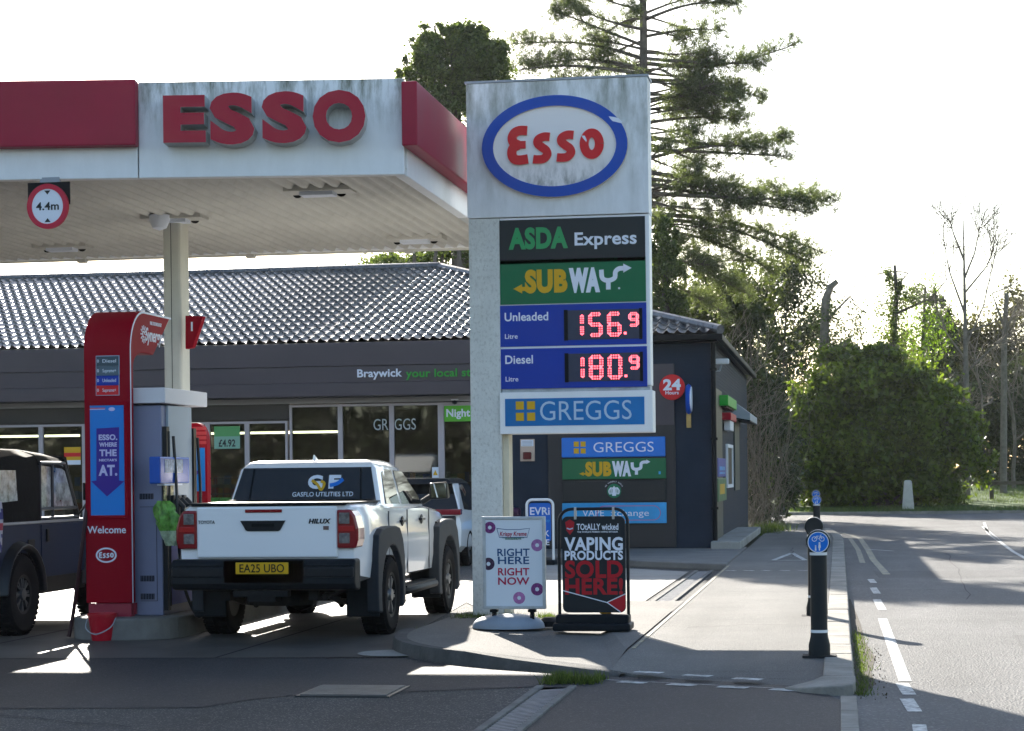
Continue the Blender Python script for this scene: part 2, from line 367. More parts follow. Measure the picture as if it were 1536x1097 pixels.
sheet('concrete_slab', [(-22, 17.25), (-7.61, 17.40), (-3.93, 17.66), (-4.3, 19.2), (-4.74, 25.3), (-5.1, 31), (-22, 31)], 0.012, SLABM)
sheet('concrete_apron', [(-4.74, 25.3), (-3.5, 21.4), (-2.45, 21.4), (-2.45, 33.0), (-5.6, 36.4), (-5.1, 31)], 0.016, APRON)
# shared path: a raised sheet that falls to the access road at its near end
b = MB()
ys = [15.35, 15.75, 16.2, 16.8, 17.5, 19, 22, 26, 30, 34, 38, 42, 46, 50, 54, 57.5]
for i, y in enumerate(ys):
    z = 0.0088 if i == 0 else 0.016 + 0.084 * min(1, max(0, (y - 15.5) / 1.7)) if y < 50 else 0.10 - 0.08 * (y - 50) / 7.5
    xr = -0.13 if y < 46 else -0.13 - 0.35 * ((y - 46) / 11.5) ** 1.5
    xl = -1.84 if y > 16 else -1.84 + (16 - y) * 0.9
    b.v += [(xl, y + (0.55 if i == 0 else 0.3 if i == 1 else 0), z), (xr, y, z)]
    if i: b.f.append((2 * i - 2, 2 * i - 1, 2 * i + 1, 2 * i)); b.m.append(0)
b.add([(-1.84, 57.5, 0.02), (-0.48, 57.5, 0.02), (-1.5, 60, 0.0), (-4, 60, 0)], [(0, 1, 2, 3)])
n_ = len(ys)
b.add([v for v in b.v[:2 * n_]] + [(v[0], v[1], -.01) for v in b.v[:2 * n_]], [(2 * i, 2 * i + 2, 2 * n_ + 2 * i + 2, 2 * n_ + 2 * i) for i in range(n_ - 1)] + [(0, 1, 2 * n_ + 1, 2 * n_)])
struct(b.build('shared_path', PATHM, fix=False))
# kerb of the path, stone by stone
b = MB(); y = 14.95
pts = [(-0.42, 15.12), (-0.20, 14.86), (0.0, 14.86)]
def kx(y): return 0.0 if y < 46 else -0.35 * ((y - 46) / 11.5) ** 1.5
tp_ = [(-0.42, 15.20, .022), (-0.28, 15.0, .045), (-0.13, 14.88, .068), (0.03, 14.85, .078), (0.09, 14.91, .082), (0.112, 15.06, .088), (0.113, 15.4, .098), (-0.128, 15.4, .098), (-0.22, 15.34, .062)]
b.add([(p[0], p[1], -.02) for p in tp_] + tp_, [(i, (i + 1) % 9, 9 + (i + 1) % 9, 9 + i) for i in range(9)] + [tuple(range(9, 18))])
y = 15.41
while y < 57:
    y2 = y + 0.905; a, c = kx(y), kx(y2); j = random.uniform(-.004, .004); h0 = 0.10 + random.uniform(-.004, .004)
    if y > 50: h0 -= 0.08 * (y - 50) / 7.5
    b.hexa([(a - .13, y, -.02), (a + .115 + j, y, -.02), (c + .115 + j, y2, -.02), (c - .13, y2, -.02), (a - .13, y, h0), (a + .10 + j, y, h0), (c + .10 + j, y2, h0), (c - .13, y2, h0)])
    y = y2 + 0.01
struct(b.build('kerb', KERB, bevel=0.012))
b = MB()
for k in range(8):
    y = 14.72 - k * 0.92; b.box(0.0, 0.115, y - 0.9, y, -0.02, 0.018)
struct(b.build('dropped_kerb', KERB, bevel=0.006))
# traffic island carrying the price sign
top = cr([(-4.30, 19.6), (-4.27, 19.05), (-4.13, 18.35), (-3.86, 17.75), (-3.45, 17.22), (-2.85, 16.72), (-2.3, 16.38), (-1.95, 16.16), (-1.76, 16.04)], 5)
def inset(pts, d):
    out = []
    for i, p in enumerate(pts):
        a = np.array(pts[max(0, i - 1)]); c = np.array(pts[min(len(pts) - 1, i + 1)]); t = c - a; t /= np.linalg.norm(t); out.append((p[0] - t[1] * d, p[1] + t[0] * d))
    return out
b = MB()
inn = inset(top, 0.13); out2 = inset(top, -0.015); n = len(top)
def ih(p): return 0.125 if p[1] > 17 else 0.125 - 0.085 * (17 - p[1]) / 0.9
v = [(p[0], p[1], -0.02) for p in out2] + [(p[0], p[1], ih(p) - 0.018) for p in top] + [(p[0] + (q[0] - p[0]) * .12, p[1] + (q[1] - p[1]) * .12, ih(p)) for p, q in zip(top, inn)] + [(p[0], p[1], ih(q) - 0.004) for p, q in zip(inn, top)]
f = [(k * n + i, k * n + i + 1, (k + 1) * n + i + 1, (k + 1) * n + i) for k in range(3) for i in range(n - 1)]
b.add(v, f); struct(b.build('island_kerb', mat('dark_kerb', (0.085, 0.082, 0.076), 0.85, noise=(3, 0.35), bump=(30, 0.6)), smooth=40))
b = MB(); m2 = [(p[0], p[1], ih(q) - 0.006) for p, q in zip(inn, top)]
b.add(m2 + [(-1.842, 16.35, 0.055), (-1.842, 17.4, 0.112), (-1.842, 24.0, 0.112), (-3.0, 24.0, 0.112), (-4.15, 21.9, 0.117)], [tuple(range(len(m2) + 5))])
struct(b.build('island', asphalt('island_asphalt', (0.12, 0.11, 0.10), (0.17, 0.16, 0.145), (0.25, 0.24, 0.21), 0.85, 1.6, 0.006)))
# shop pavement and its kerb, the ramp along the side wall
pk = [(-40, 37.6), (-5.6, 36.9), (-4.6, 36.1), (-3.2, 34.6), (-2.2, 33.75), (-1.86, 33.6)]
b = MB(); b.prism(pk + [(-1.86, 41.2), (-40, 41.2)], 'z', 0, 0.12); struct(b.build('shop_pavement', mat('pavement', (0.16, 0.155, 0.145), 0.85, noise=(2, 0.2), bump=(30, 0.4)), bevel=0.02))
b = MB(); b.prism([(-2.52, 40.0), (-1.93, 40.0), (-1.93, 50.5), (-2.52, 50.5)], 'z', 0.1, 0.27); struct(b.build('concrete_step', CONC, bevel=0.02))
# far verge behind the junction
b = MB(); b.prism([(-60, 76.0), (-3.5, 76.0), (2, 76.6), (14, 77.6), (60, 79), (60, 78.86), (14, 77.46), (2, 76.46), (-3.5, 75.86), (-60, 75.86)], 'z', -0.02, 0.11); struct(b.build('far_kerb', KERB))
b = MB(); b.add([(-60, 76.0, .10), (-3.5, 76.0, .10), (2, 76.6, .10), (14, 77.6, .10), (60, 79, .10), (60, 100, .85), (-60, 100, .85)], [tuple(range(7))]); b.add([(-60, 100, .85), (60, 100, .85), (90, 170, 1.2), (-90, 170, 1.2)], [(0, 1, 2, 3)]); struct(b.build('grass_verge', GRASSM))
b = MB(); b.add([(0.5, 76.62, .105), (60, 79.1, .105), (60, 82.3, .107), (4, 80.6, .107), (2, 80.2, .107), (0.8, 78.6, .105)], [tuple(range(6))])
struct(b.build('far_pavement', mat('far_path', (0.17, 0.165, 0.15), 0.9, noise=(1, 0.2))))

# ------------------------------------------------------------------ road markings
b = MB(); Z = 0.004
def strip(x0, y0, x1, y1, w, z, mi=0):
    d = Vector((x1 - x0, y1 - y0)); d.normalize(); n_ = Vector((-d.y, d.x)) * w / 2
    b.add([(x0 - n_.x, y0 - n_.y, z), (x0 + n_.x, y0 + n_.y, z), (x1 + n_.x, y1 + n_.y, z), (x1 - n_.x, y1 - n_.y, z)], [(0, 1, 2, 3)], mi)
for y0, y1 in ((13.9, 14.7), (14.95, 15.75), (15.9, 22.6), (24.0, 26.0), (27.2, 28.6), (29.8, 30.8)):
    strip(0.50, y0, 0.47, y1, 0.10, Z)
strip(0.48, 12.0, 0.50, 13.2, 0.09, Z)
xy = [gnd(*p) for p in ((1330, 862), (1310, 840), (1302, 825), (1290, 808), (1265, 800), (1230, 799))]
for a, c in zip(xy[:-1], xy[1:]): strip(*a, *c, 0.12, Z, 1)
xy = [gnd(*p) for p in ((1294, 845), (1287, 825), (1275, 808))]
for a, c in zip(xy[:-1], xy[1:]): strip(*a, *c, 0.10, Z, 1)
for a, c in (((1298, 824), (1340, 827)), ((1476, 784), (1482, 800)), ((1482, 800), (1520, 828)), ((1520, 828), (1560, 850)), ((1474, 790), (1500, 812))):
    strip(*gnd(*a), *gnd(*c), 0.08, Z)
struct(b.build('road_marking', [LINE, LINEY], fix=False))
b = MB()
for row, dy in ((0, 0.02), (1, -0.36)):
    for k in range(4):
        x0 = -1.62 + k * 0.40 + row * -0.10
        if x0 + .24 > -0.2: continue
        y0 = 15.98 - (x0 + 1.62) * 0.40 + dy; zz = 0.016 + 0.084 * max(0, (y0 + 0.1 - 15.5) / 1.7) + 0.007
        if row: zz = 0.0065
        strip(x0, y0, x0 + 0.22, y0 - 0.09, 0.11, zz + 0.006)
strip(-1.84, 15.80, -0.4, 15.22, 0.018, 0.0125)
tri = [gnd(*p, 0.1) for p in ((1160, 841), (1188, 830), (1208, 841))]
for a, c in ((0, 1), (1, 2), (2, 0)): strip(*tri[a], *tri[c], 0.09, 0.106)
for k in range(6): strip(-1.75 + k * .28, 31.55, -1.6 + k * .28, 31.45, 0.10, 0.106)
strip(-1.80, 17.6, -1.80, 33.4, 0.035, 0.106, 1)
struct(b.build('path_marking', [LINE, LINEY], fix=False))
# cracks, patches and joints
def crack(c, pts, w, z):
    p = [np.array(pts[0], float)]
    for q in pts[1:]:
        a = p[-1].copy(); q = np.array(q, float)
        for k in range(1, 7): p.append(a + (q - a) * k / 6 + np.random.normal(size=2) * .035)
    for i in range(len(p) - 1):
        ww = w * random.uniform(.5, 1.3); strip(*p[i], *p[i + 1], ww, z)
b = MB()
for l in ([gnd(1418, 830), gnd(1440, 860), gnd(1452, 900)], [(2.6, 30), (2.9, 26), (2.7, 23)], [(.2, 28), (3.5, 28.3), (6, 28.1)]): crack(b, l, .013, .003)
struct(b.build('road_crack', mat('crack_dark', (.025, .025, .025), .9), fix=False))
b = MB()
for l in ([(-1.5, 20), (-.9, 20.4), (-.2, 20.3)], [(-1.8, 26.1), (-.9, 26.0), (-.15, 26.2)], [(-1.2, 34), (-.8, 37), (-.9, 41)]): crack(b, l, .014, .1035)
for l in ([(-7.5, 13), (-6, 13.2), (-4.6, 12.6)],): crack(b, l, .014, .013)
struct(b.build('path_crack', MATS['crack_dark'], fix=False))
b = MB()
for y in (20.6, 24.0, 27.4): strip(-16, y, -4.6, y, .03, .0155)
for x in (-5.6, -8.3, -11.5): strip(x, 17.5, x, 31, .03, .0165)
struct(b.build('slab_joint', MATS['crack_dark'], fix=False))
b = MB(); b.add([(.6, 31.2, .002), (3.6, 31.5, .002), (3.5, 33.6, .002), (.55, 33.2, .002)], [(0, 1, 2, 3)]); b.add([(1.6, 17.2, .002), (2.5, 17.2, .002), (2.6, 20.4, .002), (1.7, 20.4, .002)], [(0, 1, 2, 3)])
struct(b.build('road_patch', asphalt('patch_asphalt', (0.088, 0.085, 0.082), (0.115, 0.111, 0.108), (0.2, 0.19, 0.18), 0.8, 1.4), fix=False))
b = MB(); b.add([(.12, 14.9, .0025), (.17, 14.92, .0025), (.27, 15.7, .0025), (.25, 16.6, .0025), (.31, 17.9, .0025), (.24, 19.5, .0025), (.22, 22, .0025), (.14, 26, .0025), (.12, 26, .0025)], [tuple(range(9))]); struct(b.build('gutter_silt', mat('silt', (.075, .062, .045), .95, noise=(14, .5), bump=(30, .8)), fix=False))

# ------------------------------------------------------------------ drain, covers
def channel(x0, x1, y0, y1, z, label):
    t = thing('drain_channel', label, 'drain', ((x0 + x1) / 2, y0, z)); w = (x1 - x0) / 2; L_ = y1 - y0
    c = MB(); k = 0
    while k * 0.5 < L_ - .02:
        for sx in (-1, 1): c.box(min(sx * w, sx * (w - .055)), max(sx * w, sx * (w - .055)), k * .5, min(L_, k * .5 + .49), -.03, .012)
        k += 1
    c.build('channel_edge', mat('channel_concrete', (0.15, 0.145, 0.135), 0.85, noise=(4, .3), bump=(30, .5)), t, bevel=.004)
    g = MB(); g.box(-w + .056, w - .056, 0, L_, -.03, -.006)
    k = 0
    while k * 0.085 < L_ - .2:
        g.hexa([(-w + .06, k * .085, -.008), (w - .06, k * .085 + .15, -.008), (w - .06, k * .085 + .19, -.008), (-w + .06, k * .085 + .04, -.008)] + [(-w + .06, k * .085, -.003), (w - .06, k * .085 + .15, -.003), (w - .06, k * .085 + .19, -.003), (-w + .06, k * .085 + .04, -.003)], 1); k += 1
    g.build('grating', [mat('channel_dark', (.012, .012, .012), .9), mat('grating_steel', (0.26, 0.26, 0.265), 0.5, metal=0.1, noise=(6, .3))], t)
channel(-2.31, -2.0, 8, 15.25, 0.014, 'slotted metal drain channel running under the near grass tuft')
channel(-2.36, -2.05, 25.0, 33.2, 0.020, 'slotted drain channel in the pale concrete apron beside the path')
t = thing('manhole_cover', 'grey ribbed rectangular access cover set in the dark asphalt', 'manhole cover', (-3.66, 14.48, 0.012))
c = MB(); c.box(-.36, .36, 0, .74, -.02, .004); c.build('cover_frame', mat('cover_steel', (0.06, 0.06, 0.06), 0.45, metal=.5, noise=(5, .25)), t)
c = MB()
for k in range(15): c.box(-.33, .33, .03 + k * .046, .03 + k * .046 + .022, .004, .013)
c.build('lid', mat('lid_steel', (0.15, 0.15, 0.145), 0.5, metal=.3, noise=(5, .3)), t)
o = MB(); o.lathe([(.0, 0), (.32, 0), (.34, .008), (0, .010)], n=28); o = o.build('hydrant_cover', CONC, loc=(-4.05, 18.0, 0.012)); tag(o, 'round concrete cover at the rounded tip of the kerbed island', 'cover')
# ------------------------------------------------------------------ shop
NAVY = mat('navy_paint', (0.018, 0.030, 0.050), 0.6, spec=.08, noise=(1.5, 0.15))
CLAD = mat('cladding_grey', (0.066, 0.057, 0.066), 0.45, noise=(0.6, 0.08))
DCLAD = mat('dark_cladding', (0.030, 0.031, 0.034), 0.45, noise=(1, 0.1))
FRAMEM = mat('window_frame', (0.42, 0.38, 0.40), 0.4)
TILE = mat('roof_tile', (0.10, 0.10, 0.105), 0.30, spec=0.7, noise=(8, 0.5, 3))
GLASS = glassmat('window_glass', (0.55, 0.62, 0.60), 0.72)
YF = 40.6
shop = thing('shop_building', 'single storey petrol station shop with wavy dark tiled hip roof and grey fascia', 'shop', (0, 0, 0))
# walls as a shell
b = MB()
b.box(-7.25, -2.52, YF, YF + .25, 0, 4.35)                       # right front wall
b.box(-2.77, -2.52, YF + .25, 56.8, 0, 4.35)                    # side wall
b.box(-30, -2.52, 56.6, 56.8, 0, 4.35)                          # back
b.box(-30, -7.25, YF, YF + .2, 3.28, 4.35)                      # wall over the shopfront
b.box(-30, -7.25, YF, YF + .2, 0.1, 0.45)
wall = b.build('wall', NAVY, shop)
b = MB()
for k in range(56):                                              # brick courses proud of the joints
    z = .14 + k * .075
    b.box(-2.519, -2.510, YF + .01, 56.6, z, z + .062)
for k in range(56):
    z = .14 + k * .075; b.box(-3.22, -2.53, YF - .009, YF - .0005, z, z + .062); b.box(-7.2, -5.88, YF - .009, YF - .0005, z, z + .062)
b.build('brick_courses', NAVY, shop)
b = MB(); b.box(-30, -2.8, YF + .3, 52.7, 0.05, .12); b.box(-30, -2.8, 47.5, 47.6, .12, 3.34); b.box(-30, -2.8, YF + .3, 52.7, 3.35, 3.4)
b.build('interior', mat('interior', (0.10, 0.095, 0.09), 0.7, noise=(1.5, .5)), shop)
# roof: pantiles as real waves
EV, EZ, RY, RZ, HX, RX = 40.15, 4.44, 48.5, 6.78, -2.28, -9.65
def tiles(P0, U, S, nu, nv, clip=None):
    """grid over nu columns (each 8 samples) and nv rows"""
    vs = []; qs = []; N = nu * 8 + 1
    nrm = np.cross(U, S); nrm /= np.linalg.norm(nrm)
    if nrm[2] < 0: nrm = -nrm
    for r in range(nv):
        for e in (0, 1):
            for i in range(N):
                ph = 2 * math.pi * i / 8; w = 0.034 * (math.cos(ph) + 0.35 * math.cos(2 * ph + .6)) + (0.040 if e == 0 else 0.0)
                u = i / 8 / nu; s_ = (r + e) / nv
                if clip: u = min(u, clip(s_))
                vs.append(P0 + U * u + S * s_ + nrm * w * .9)
    vs = np.array(vs)
    for row in range(nv * 2 - 1):
        a = row * N + np.arange(N - 1); qs.append(np.stack([a, a + 1, a + 1 + N, a + N], 1))
    return vs, np.concatenate(qs)
W_ = HX - (-27)
vs, qs = tiles(np.array((-27, EV, EZ)), np.array((W_, 0, 0)), np.array((0, RY - EV, RZ - EZ)), 114, 19, lambda s: 1 - (HX - RX) / W_ * s)
roof = mesh_np('roof', vs, qs, TILE, shop); roof.data.polygons.foreach_set('use_smooth', [True] * len(roof.data.polygons)); roof.data.set_sharp_from_angle(angle=R_(50))
b = MB()
b.add([(HX, EV, EZ), (HX, 57.2, EZ), (RX, RY, RZ)], [(0, 1, 2)]); b.add([(HX, 57.2, EZ), (-27, 57.2, EZ), (-27, RY, RZ), (RX, RY, RZ)], [(0, 1, 2, 3)])
b.add([(-27, EV, EZ - .03), (HX, EV, EZ - .03), (HX, 57.2, EZ - .03), (-27, 57.2, EZ - .03)], [(0, 1, 2, 3)])
b.build('roof_slope', TILE, roof)
b = MB()
for i in range(60):
    x = RX - i * .31; b.tube([(x, RY, RZ + .03), (x - .30, RY, RZ + .03)], .11, 8)
for i in range(24):
    p = Vector((RX, RY, RZ + .02)).lerp(Vector((HX, EV, EZ + .06)), i / 24); q = Vector((RX, RY, RZ + .02)).lerp(Vector((HX, EV, EZ + .06)), (i + .97) / 24); b.tube([p, q], .10, 8)
b.build('ridge_tiles', TILE, roof, smooth=40)
# fascia over the shopfront
b = MB(); b.box(-30, -7.3, 40.0, 40.55, 3.92, 4.40); b.box(-30, -7.3, 40.03, 40.55, 3.58, 3.915); b.box(-30, -7.3, 40.012, 40.55, 3.30, 3.576)
fascia = b.build('fascia', CLAD, shop, bevel=.006)
b = MB(); b.text('Braywick', at(536, 566, 40)[0], 40.008, at(536, 566, 40)[1], .155, .94, align='l', bold=.02, depth=.02, mi=0)
b.text('your local store', at(609, 566, 40)[0], 40.008, at(609, 566, 40)[1], .155, 1.72, align='l', bold=.02, depth=.02, mi=1)
b.build('lettering', [LETW, mat('fascia_green', (0.03, 0.33, 0.04), .45)], fascia)
b = MB(); b.box(-7.3, -2.25, 40.08, 40.2, 4.30, 4.42); b.box(-2.36, -2.25, 40.2, 57.1, 4.30, 4.42); b.box(-7.3, -2.36, 40.2, YF, 4.27, 4.30)
b.build('gutter', BLACK, shop, bevel=.02)
b = MB(); b.tube([(-2.46, 40.50, 4.3), (-2.46, 40.50, .14)], .05, 10)
for z in (.9, 2.3, 3.7): b.box(-2.53, -2.39, 40.44, 40.57, z, z + .05)
b.build('downpipe', BLACK, shop, smooth=40)
b = MB(); b.box(-5.86, -3.25, YF - .06, YF - .009, .14, 3.86); b.build('cladding_panel', DCLAD, shop, bevel=.01)
b = MB(); b.box(-3.98, -3.26, YF - .075, YF - .06, 2.62, 3.86); b.box(-5.84, -4.0, YF - .075, YF - .06, 2.62, 3.86); b.build('cladding_trim', CLAD, shop, bevel=.008)
# windows: each a frame with its pane
def window(x0, x1, z0, z1, w=.05, ymid=40.72):
    f = MB(); f.box(x0, x0 + w, ymid - .05, ymid + .05, z0, z1); f.box(x1 - w, x1, ymid - .05, ymid + .05, z0, z1)
    f.box(x0 + w, x1 - w, ymid - .05, ymid + .05, z1 - w, z1); f.box(x0 + w, x1 - w, ymid - .05, ymid + .05, z0, z0 + w)
    fo = f.build('window', FRAMEM, shop, bevel=.004)
    g = MB(); g.box(x0 + w, x1 - w, ymid - .006, ymid + .006, z0 + w, z1 - w); g.build('pane', GLASS, fo); return fo
X = lambda px: at(px, 640, 40.72)[0]
top = 3.16
for a, c in ((435, 511), (511, 588), (588, 661)): window(X(a), X(c), .45, top)
window(X(661), X(740), .12, top, .08)
mids = [X(a) for a in (-260, -60, 62, 127, 200, 254, 312, 371, 432)]
for a, c in zip(mids[:-1], mids[1:]): window(a, c, .45, 2.83)
b = MB(); b.box(-30, X(434), 40.68, 40.76, 2.86, 3.26); b.build('blind_panel', mat('bronze_panel', (0.045, 0.042, 0.038), .5), shop, bevel=.004)
b = MB(); b.box(-30, -7.3, 40.55, 40.8, 3.18, 3.29); b.build('head_trim', mat('trim', (0.30, 0.29, 0.29), .5), shop)
b = MB(); b.text('GREGGS', (at(560, 644, 40.70)[0] + at(624, 644, 40.70)[0]) / 2, 40.705, at(590, 645, 40.7)[1], .23, .90, bold=-.004, depth=.002)
b.build('window_lettering', mat('etched', (0.40, 0.46, 0.48), .5), shop)
# inside the shop: shelving runs with goods, strip light
b = MB()
for x0 in (-20, -17.2, -14.2, -11.6, -9.4):
    for y in (43.4, 45.6):
        b.box(x0, x0 + 1.7, y, y + .5, .12, 1.75, 0)
        for r in range(5):
            xx = x0 + .05
            while xx < x0 + 1.6:
                w = random.uniform(.08, .2); b.box(xx, min(xx + w - .01, x0 + 1.65), y - .08, y - .005, .3 + r * .3, .3 + r * .3 + random.uniform(.14, .24), random.choice((1, 2, 3, 4, 5))); xx += w
b.build('shelving', [mat('shelf', (.2, .2, .2), .6), RED, YEL, BRIGHTB, LETW, ASDG], shop)
b = MB(); b.box(-14.6, -10.9, 43.2, 43.3, 2.62, 2.67); b.box(-20, -17, 43.2, 43.3, 2.62, 2.67)
b.build('strip_light', mat('strip_glow', (.9, .8, .6), .5, emit=((1, .83, .55), 5.0)), shop)
# ------------------------------------------------------------------ posters and signs on the shop
def plate(name, label, cat, pxa, pxb, Y, m, th=.05, bevel=.01):
    (x0, z1), (x1, z0) = at(*pxa, Y), at(*pxb, Y); cx, cz = (x0 + x1) / 2, (z0 + z1) / 2
    t = thing(name, label, cat, (cx, Y, cz)); w, h = abs(x1 - x0) / 2, abs(z1 - z0) / 2
    c = MB(); c.box(-w, w, -.0, th, -h, h); c.build('panel', m, t, bevel=bevel); return t, w, h
Ys = YF - .12
def squares(c, x, z, s, g, y, mi=0):
    for i in (-1, 1):
        for j in (-1, 1): c.box(x + (i * (s + g) - s) / 2, x + (i * (s + g) + s) / 2, y - .004, y, z + (j * (s + g) - s) / 2, z + (j * (s + g) + s) / 2, mi)
def subway(t, w, h, mats):
    """yellow and white sandwich-shop wordmark with an arrow at each end; w, h the half size of the word"""
    c = MB(); k = h
    c.text('SUB', -w * .96, -.002, -h, 2 * h, w * .88, 'l', .06, .006, 0); c.text('WA', -w * .06, -.002, -h, 2 * h, w * .64, 'l', .085, .006, 1)
    fn = lambda u, v, d: (u, -.002 - d, v)
    c.poly([(-w * 1.17, -h * .76), (-w * 1.02, -h * .45), (-w * 1.02, -h * .64), (-w * .92, -h * .64), (-w * .92, -h * .90), (-w * 1.02, -h * .90), (-w * 1.02, -h * 1.08)], fn, 0, .004, 0)
    st = h * .50
    c.ribbon(cr([(w * .62, h * 1.0), (w * .64, h * .1), (w * .76, -h * .12), (w * .90, h * .1), (w * .92, h * .75), (w * .98, h * 1.0), (w * 1.10, h * 1.05)], 5), st, fn, 0, .006, 1)
    c.ribbon([(w * .76, -h * .25), (w * .76, -h * 1.0)], st, fn, 0, .005, 1)
    c.poly([(w * 1.10, h * .72), (w * 1.23, h * 1.07), (w * 1.10, h * 1.45)], fn, 0, .006, 1)
    c.build('wordmark', mats, t)
t, w, h = plate('wall_sign', 'bright blue bakery sign with four yellow squares on the dark shop wall', 'sign', (842, 657), (998, 685), Ys, BRIGHTB, .05, .02)
c = MB(); squares(c, -w * .645, 0, .105, .035, 0, 0); c.text('GREGGS', w * .20, 0, -.10, .20, w * 1.16, 'c', -.003, .004, 1); c.build('lettering', [YEL, LETW], t)
t, w, h = plate('wall_sign', 'green sandwich shop sign with yellow and white word on the dark wall', 'sign', (843, 689), (999, 718), Ys, GREEN)
subway(t, .66 * .92, .125, [YEL, LETW])
c = MB(); c.box(w * .86, w * .90, -.004, 0, -.12, -.06); c.build('sticker', CYAN, t)
t, w, h = plate('wall_sign', 'charcoal panel with round green and white coffee emblem', 'sign', (844, 722), (999, 752), Ys, CHAR)
c = MB(); c.disc(0, .005, .145, .145, -.004, 0, 0)
fn = lambda u, v, d: (u, -.004 - d, v + .005)
for sx in (-1, 1):
    for r_ in (.055, .085, .11): c.ribbon(cr([(sx * r_ * .6, .07), (sx * r_, 0.0), (sx * r_ * .8, -.07)], 4), .016, fn, 0, .003, 1)
c.poly([(-.03, .055), (0, .105), (.03, .055), (.04, -.1), (-.04, -.1)], fn, 0, .004, 1)
c.build('emblem', [mat('coffee_green', (0.01, .16, .08), .4), LETW], t)
c = MB()
for k, ch in enumerate('WE PROUDLY SERVE'):
    a = R_(150 - k * 8); rr = .185
    if ch != ' ':
        ca, sa = math.cos(a - math.pi / 2), math.sin(a - math.pi / 2)
        c.text(ch, 0, 0, 0, .024, None, 'c', .01, .003, 0, fn=lambda u, v, d, ca=ca, sa=sa, a=a: (rr * math.cos(a) + u * ca - v * sa, -d, rr * math.sin(a) + u * sa + v * ca))
c.build('lettering', LETW, t)
t, w, h = plate('wall_sign', 'blue gradient vape sign with outlined pill shape, lowest on the wall', 'sign', (843, 755), (1000, 785), Ys, CYAN)
c = MB(); c.text('VAPE', -w * .40, 0, -.06, .13, .44, 'c', .0, .004, 0); c.text('xchange', w * .30, 0, -.06, .125, .78, 'c', .0, .004, 0)
pill = [(w * .28 + .50 + .145 * math.cos(a), .145 * math.sin(a)) for a in np.linspace(-math.pi / 2, math.pi / 2, 12)] + [(w * .28 - .50 + .145 * math.cos(a), .145 * math.sin(a)) for a in np.linspace(math.pi / 2, 1.5 * math.pi, 12)]
c.ribbon(pill + pill[:1], .014, lambda u, v, d: (u, -d, v), 0, .004, 1); c.build('lettering', [LETW, mat('pill_pink', (.45, .12, .25), .5)], t)
x, z = at(1008, 581, Ys); t = thing('hours_sign', 'round red 24 hours sign high on the dark wall', 'sign', (x, Ys, z))
c = MB(); c.disc(0, 0, .26, .26, 0, .05, 0); c.build('disc', LRED, t, bevel=.006)
c = MB(); c.text('24', 0, 0, -.05, .20, .36, 'c', .045, .004); c.text('Hours', 0, 0, -.145, .068, .27, 'c', .02, .004); c.build('lettering', LETW, t)
x, z = at(1033, 599, 40.3); t = thing('projecting_sign', 'thin blue and white oval sign seen almost edge on, projecting from the wall', 'sign', (x, 40.3, z))
c = MB(); c.lathe([(0, -.03), (.24, -.03), (.27, 0), (.24, .03), (0, .03)], axis='x', n=32, mi=0); o = c.build('oval_rim', OBLUE, t, smooth=30); o.scale = (1.6, 1, 1.15)
c = MB(); c.lathe([(0, -.052), (.19, -.05), (.20, .05), (0, .052)], axis='x', n=32, mi=0); o = c.build('oval_face', LETW, t, smooth=30); o.scale = (1.15, 1, 1.25); o.location = (.01, -.05, 0)
c = MB(); c.box(-.02, .02, .1, .32, -.02, .02); c.build('bracket', BLACK, t)
x, z = at(1033, 627, 40.5); o = MB(); o.box(-.045, .045, -.05, .05, -.20, .20); o = o.build('timber_block', mat('pale_timber', (.45, .30, .10), .6, noise=(6, .25)), bevel=.006, loc=(x, 40.53, z)); tag(o, 'short pale timber block fixed under the oval sign on the dark wall', 'block')
t, w, h = plate('call_box', 'cream rectangular call box with dark red button beside the price sign post', 'call box', (780, 659), (802, 692), YF - .06, mat('box_cream', (.55, .42, .33), .5), .05)
c = MB(); c.box(-w * .85, w * .85, -.004, 0, h * .35, h * .92); c.build('notice', LETW, t); c = MB()
for k in range(4): c.box(-w * .7, w * .7, -.007, -.004, h * (.42 + .12 * k), h * (.46 + .12 * k))
c.build('notice_text', GREYM, t); c = MB(); c.box(-.085, .085, -.07, 0, -.19, -.04); c.build('button_housing', mat('dark_red', (.12, .015, .015), .5), t, bevel=.02)
t, w, h = plate('window_poster', 'pale green price poster stuck in the shop window', 'poster', (321, 640), (360, 673), 40.66, mat('poster_mint', (.22, .42, .33), .5), .006, .001)
c = MB(); c.box(-w, w, -.003, 0, h * .1, h); c.build('poster_band', mat('poster_green', (.10, .34, .12), .5), t); c = MB(); c.text('£4.92', 0, -.001, -h * .8, .14, w * 1.3, 'c', .03, .003); c.build('price', CHAR, t)
t, w, h = plate('window_poster', 'lime green poster reading Night in the shop door window', 'poster', (666, 609), (712, 632), 40.62, LIME, .006, .001)
c = MB(); c.text('Night', -w * .85, -.001, -.06, .15, .50, 'l', .03, .003); c.build('lettering', LETW, t)
t, w, h = plate('window_poster', 'red and yellow striped offer poster low in the left shop window', 'poster', (96, 671), (121, 697), 40.64, YEL, .006, .001)
c = MB(); c.box(-w, w, -.003, 0, -h * .1, h * .35, 0); c.box(-w, w, -.003, 0, -h, -h * .5, 1); c.build('stripes', [LRED, LETW], t)
t, w, h = plate('window_poster', 'small white and yellow notice stuck in the glass above the parked hatchback', 'poster', (648, 701), (658, 717), 40.63, LETW, .006, .001)
c = MB(); c.poly([(-w * .7, -h * .5), (w * .7, -h * .5), (0, h * .5)], lambda u, v, d: (u, -d, v), 0, .003); c.build('warning_triangle', YEL, t)
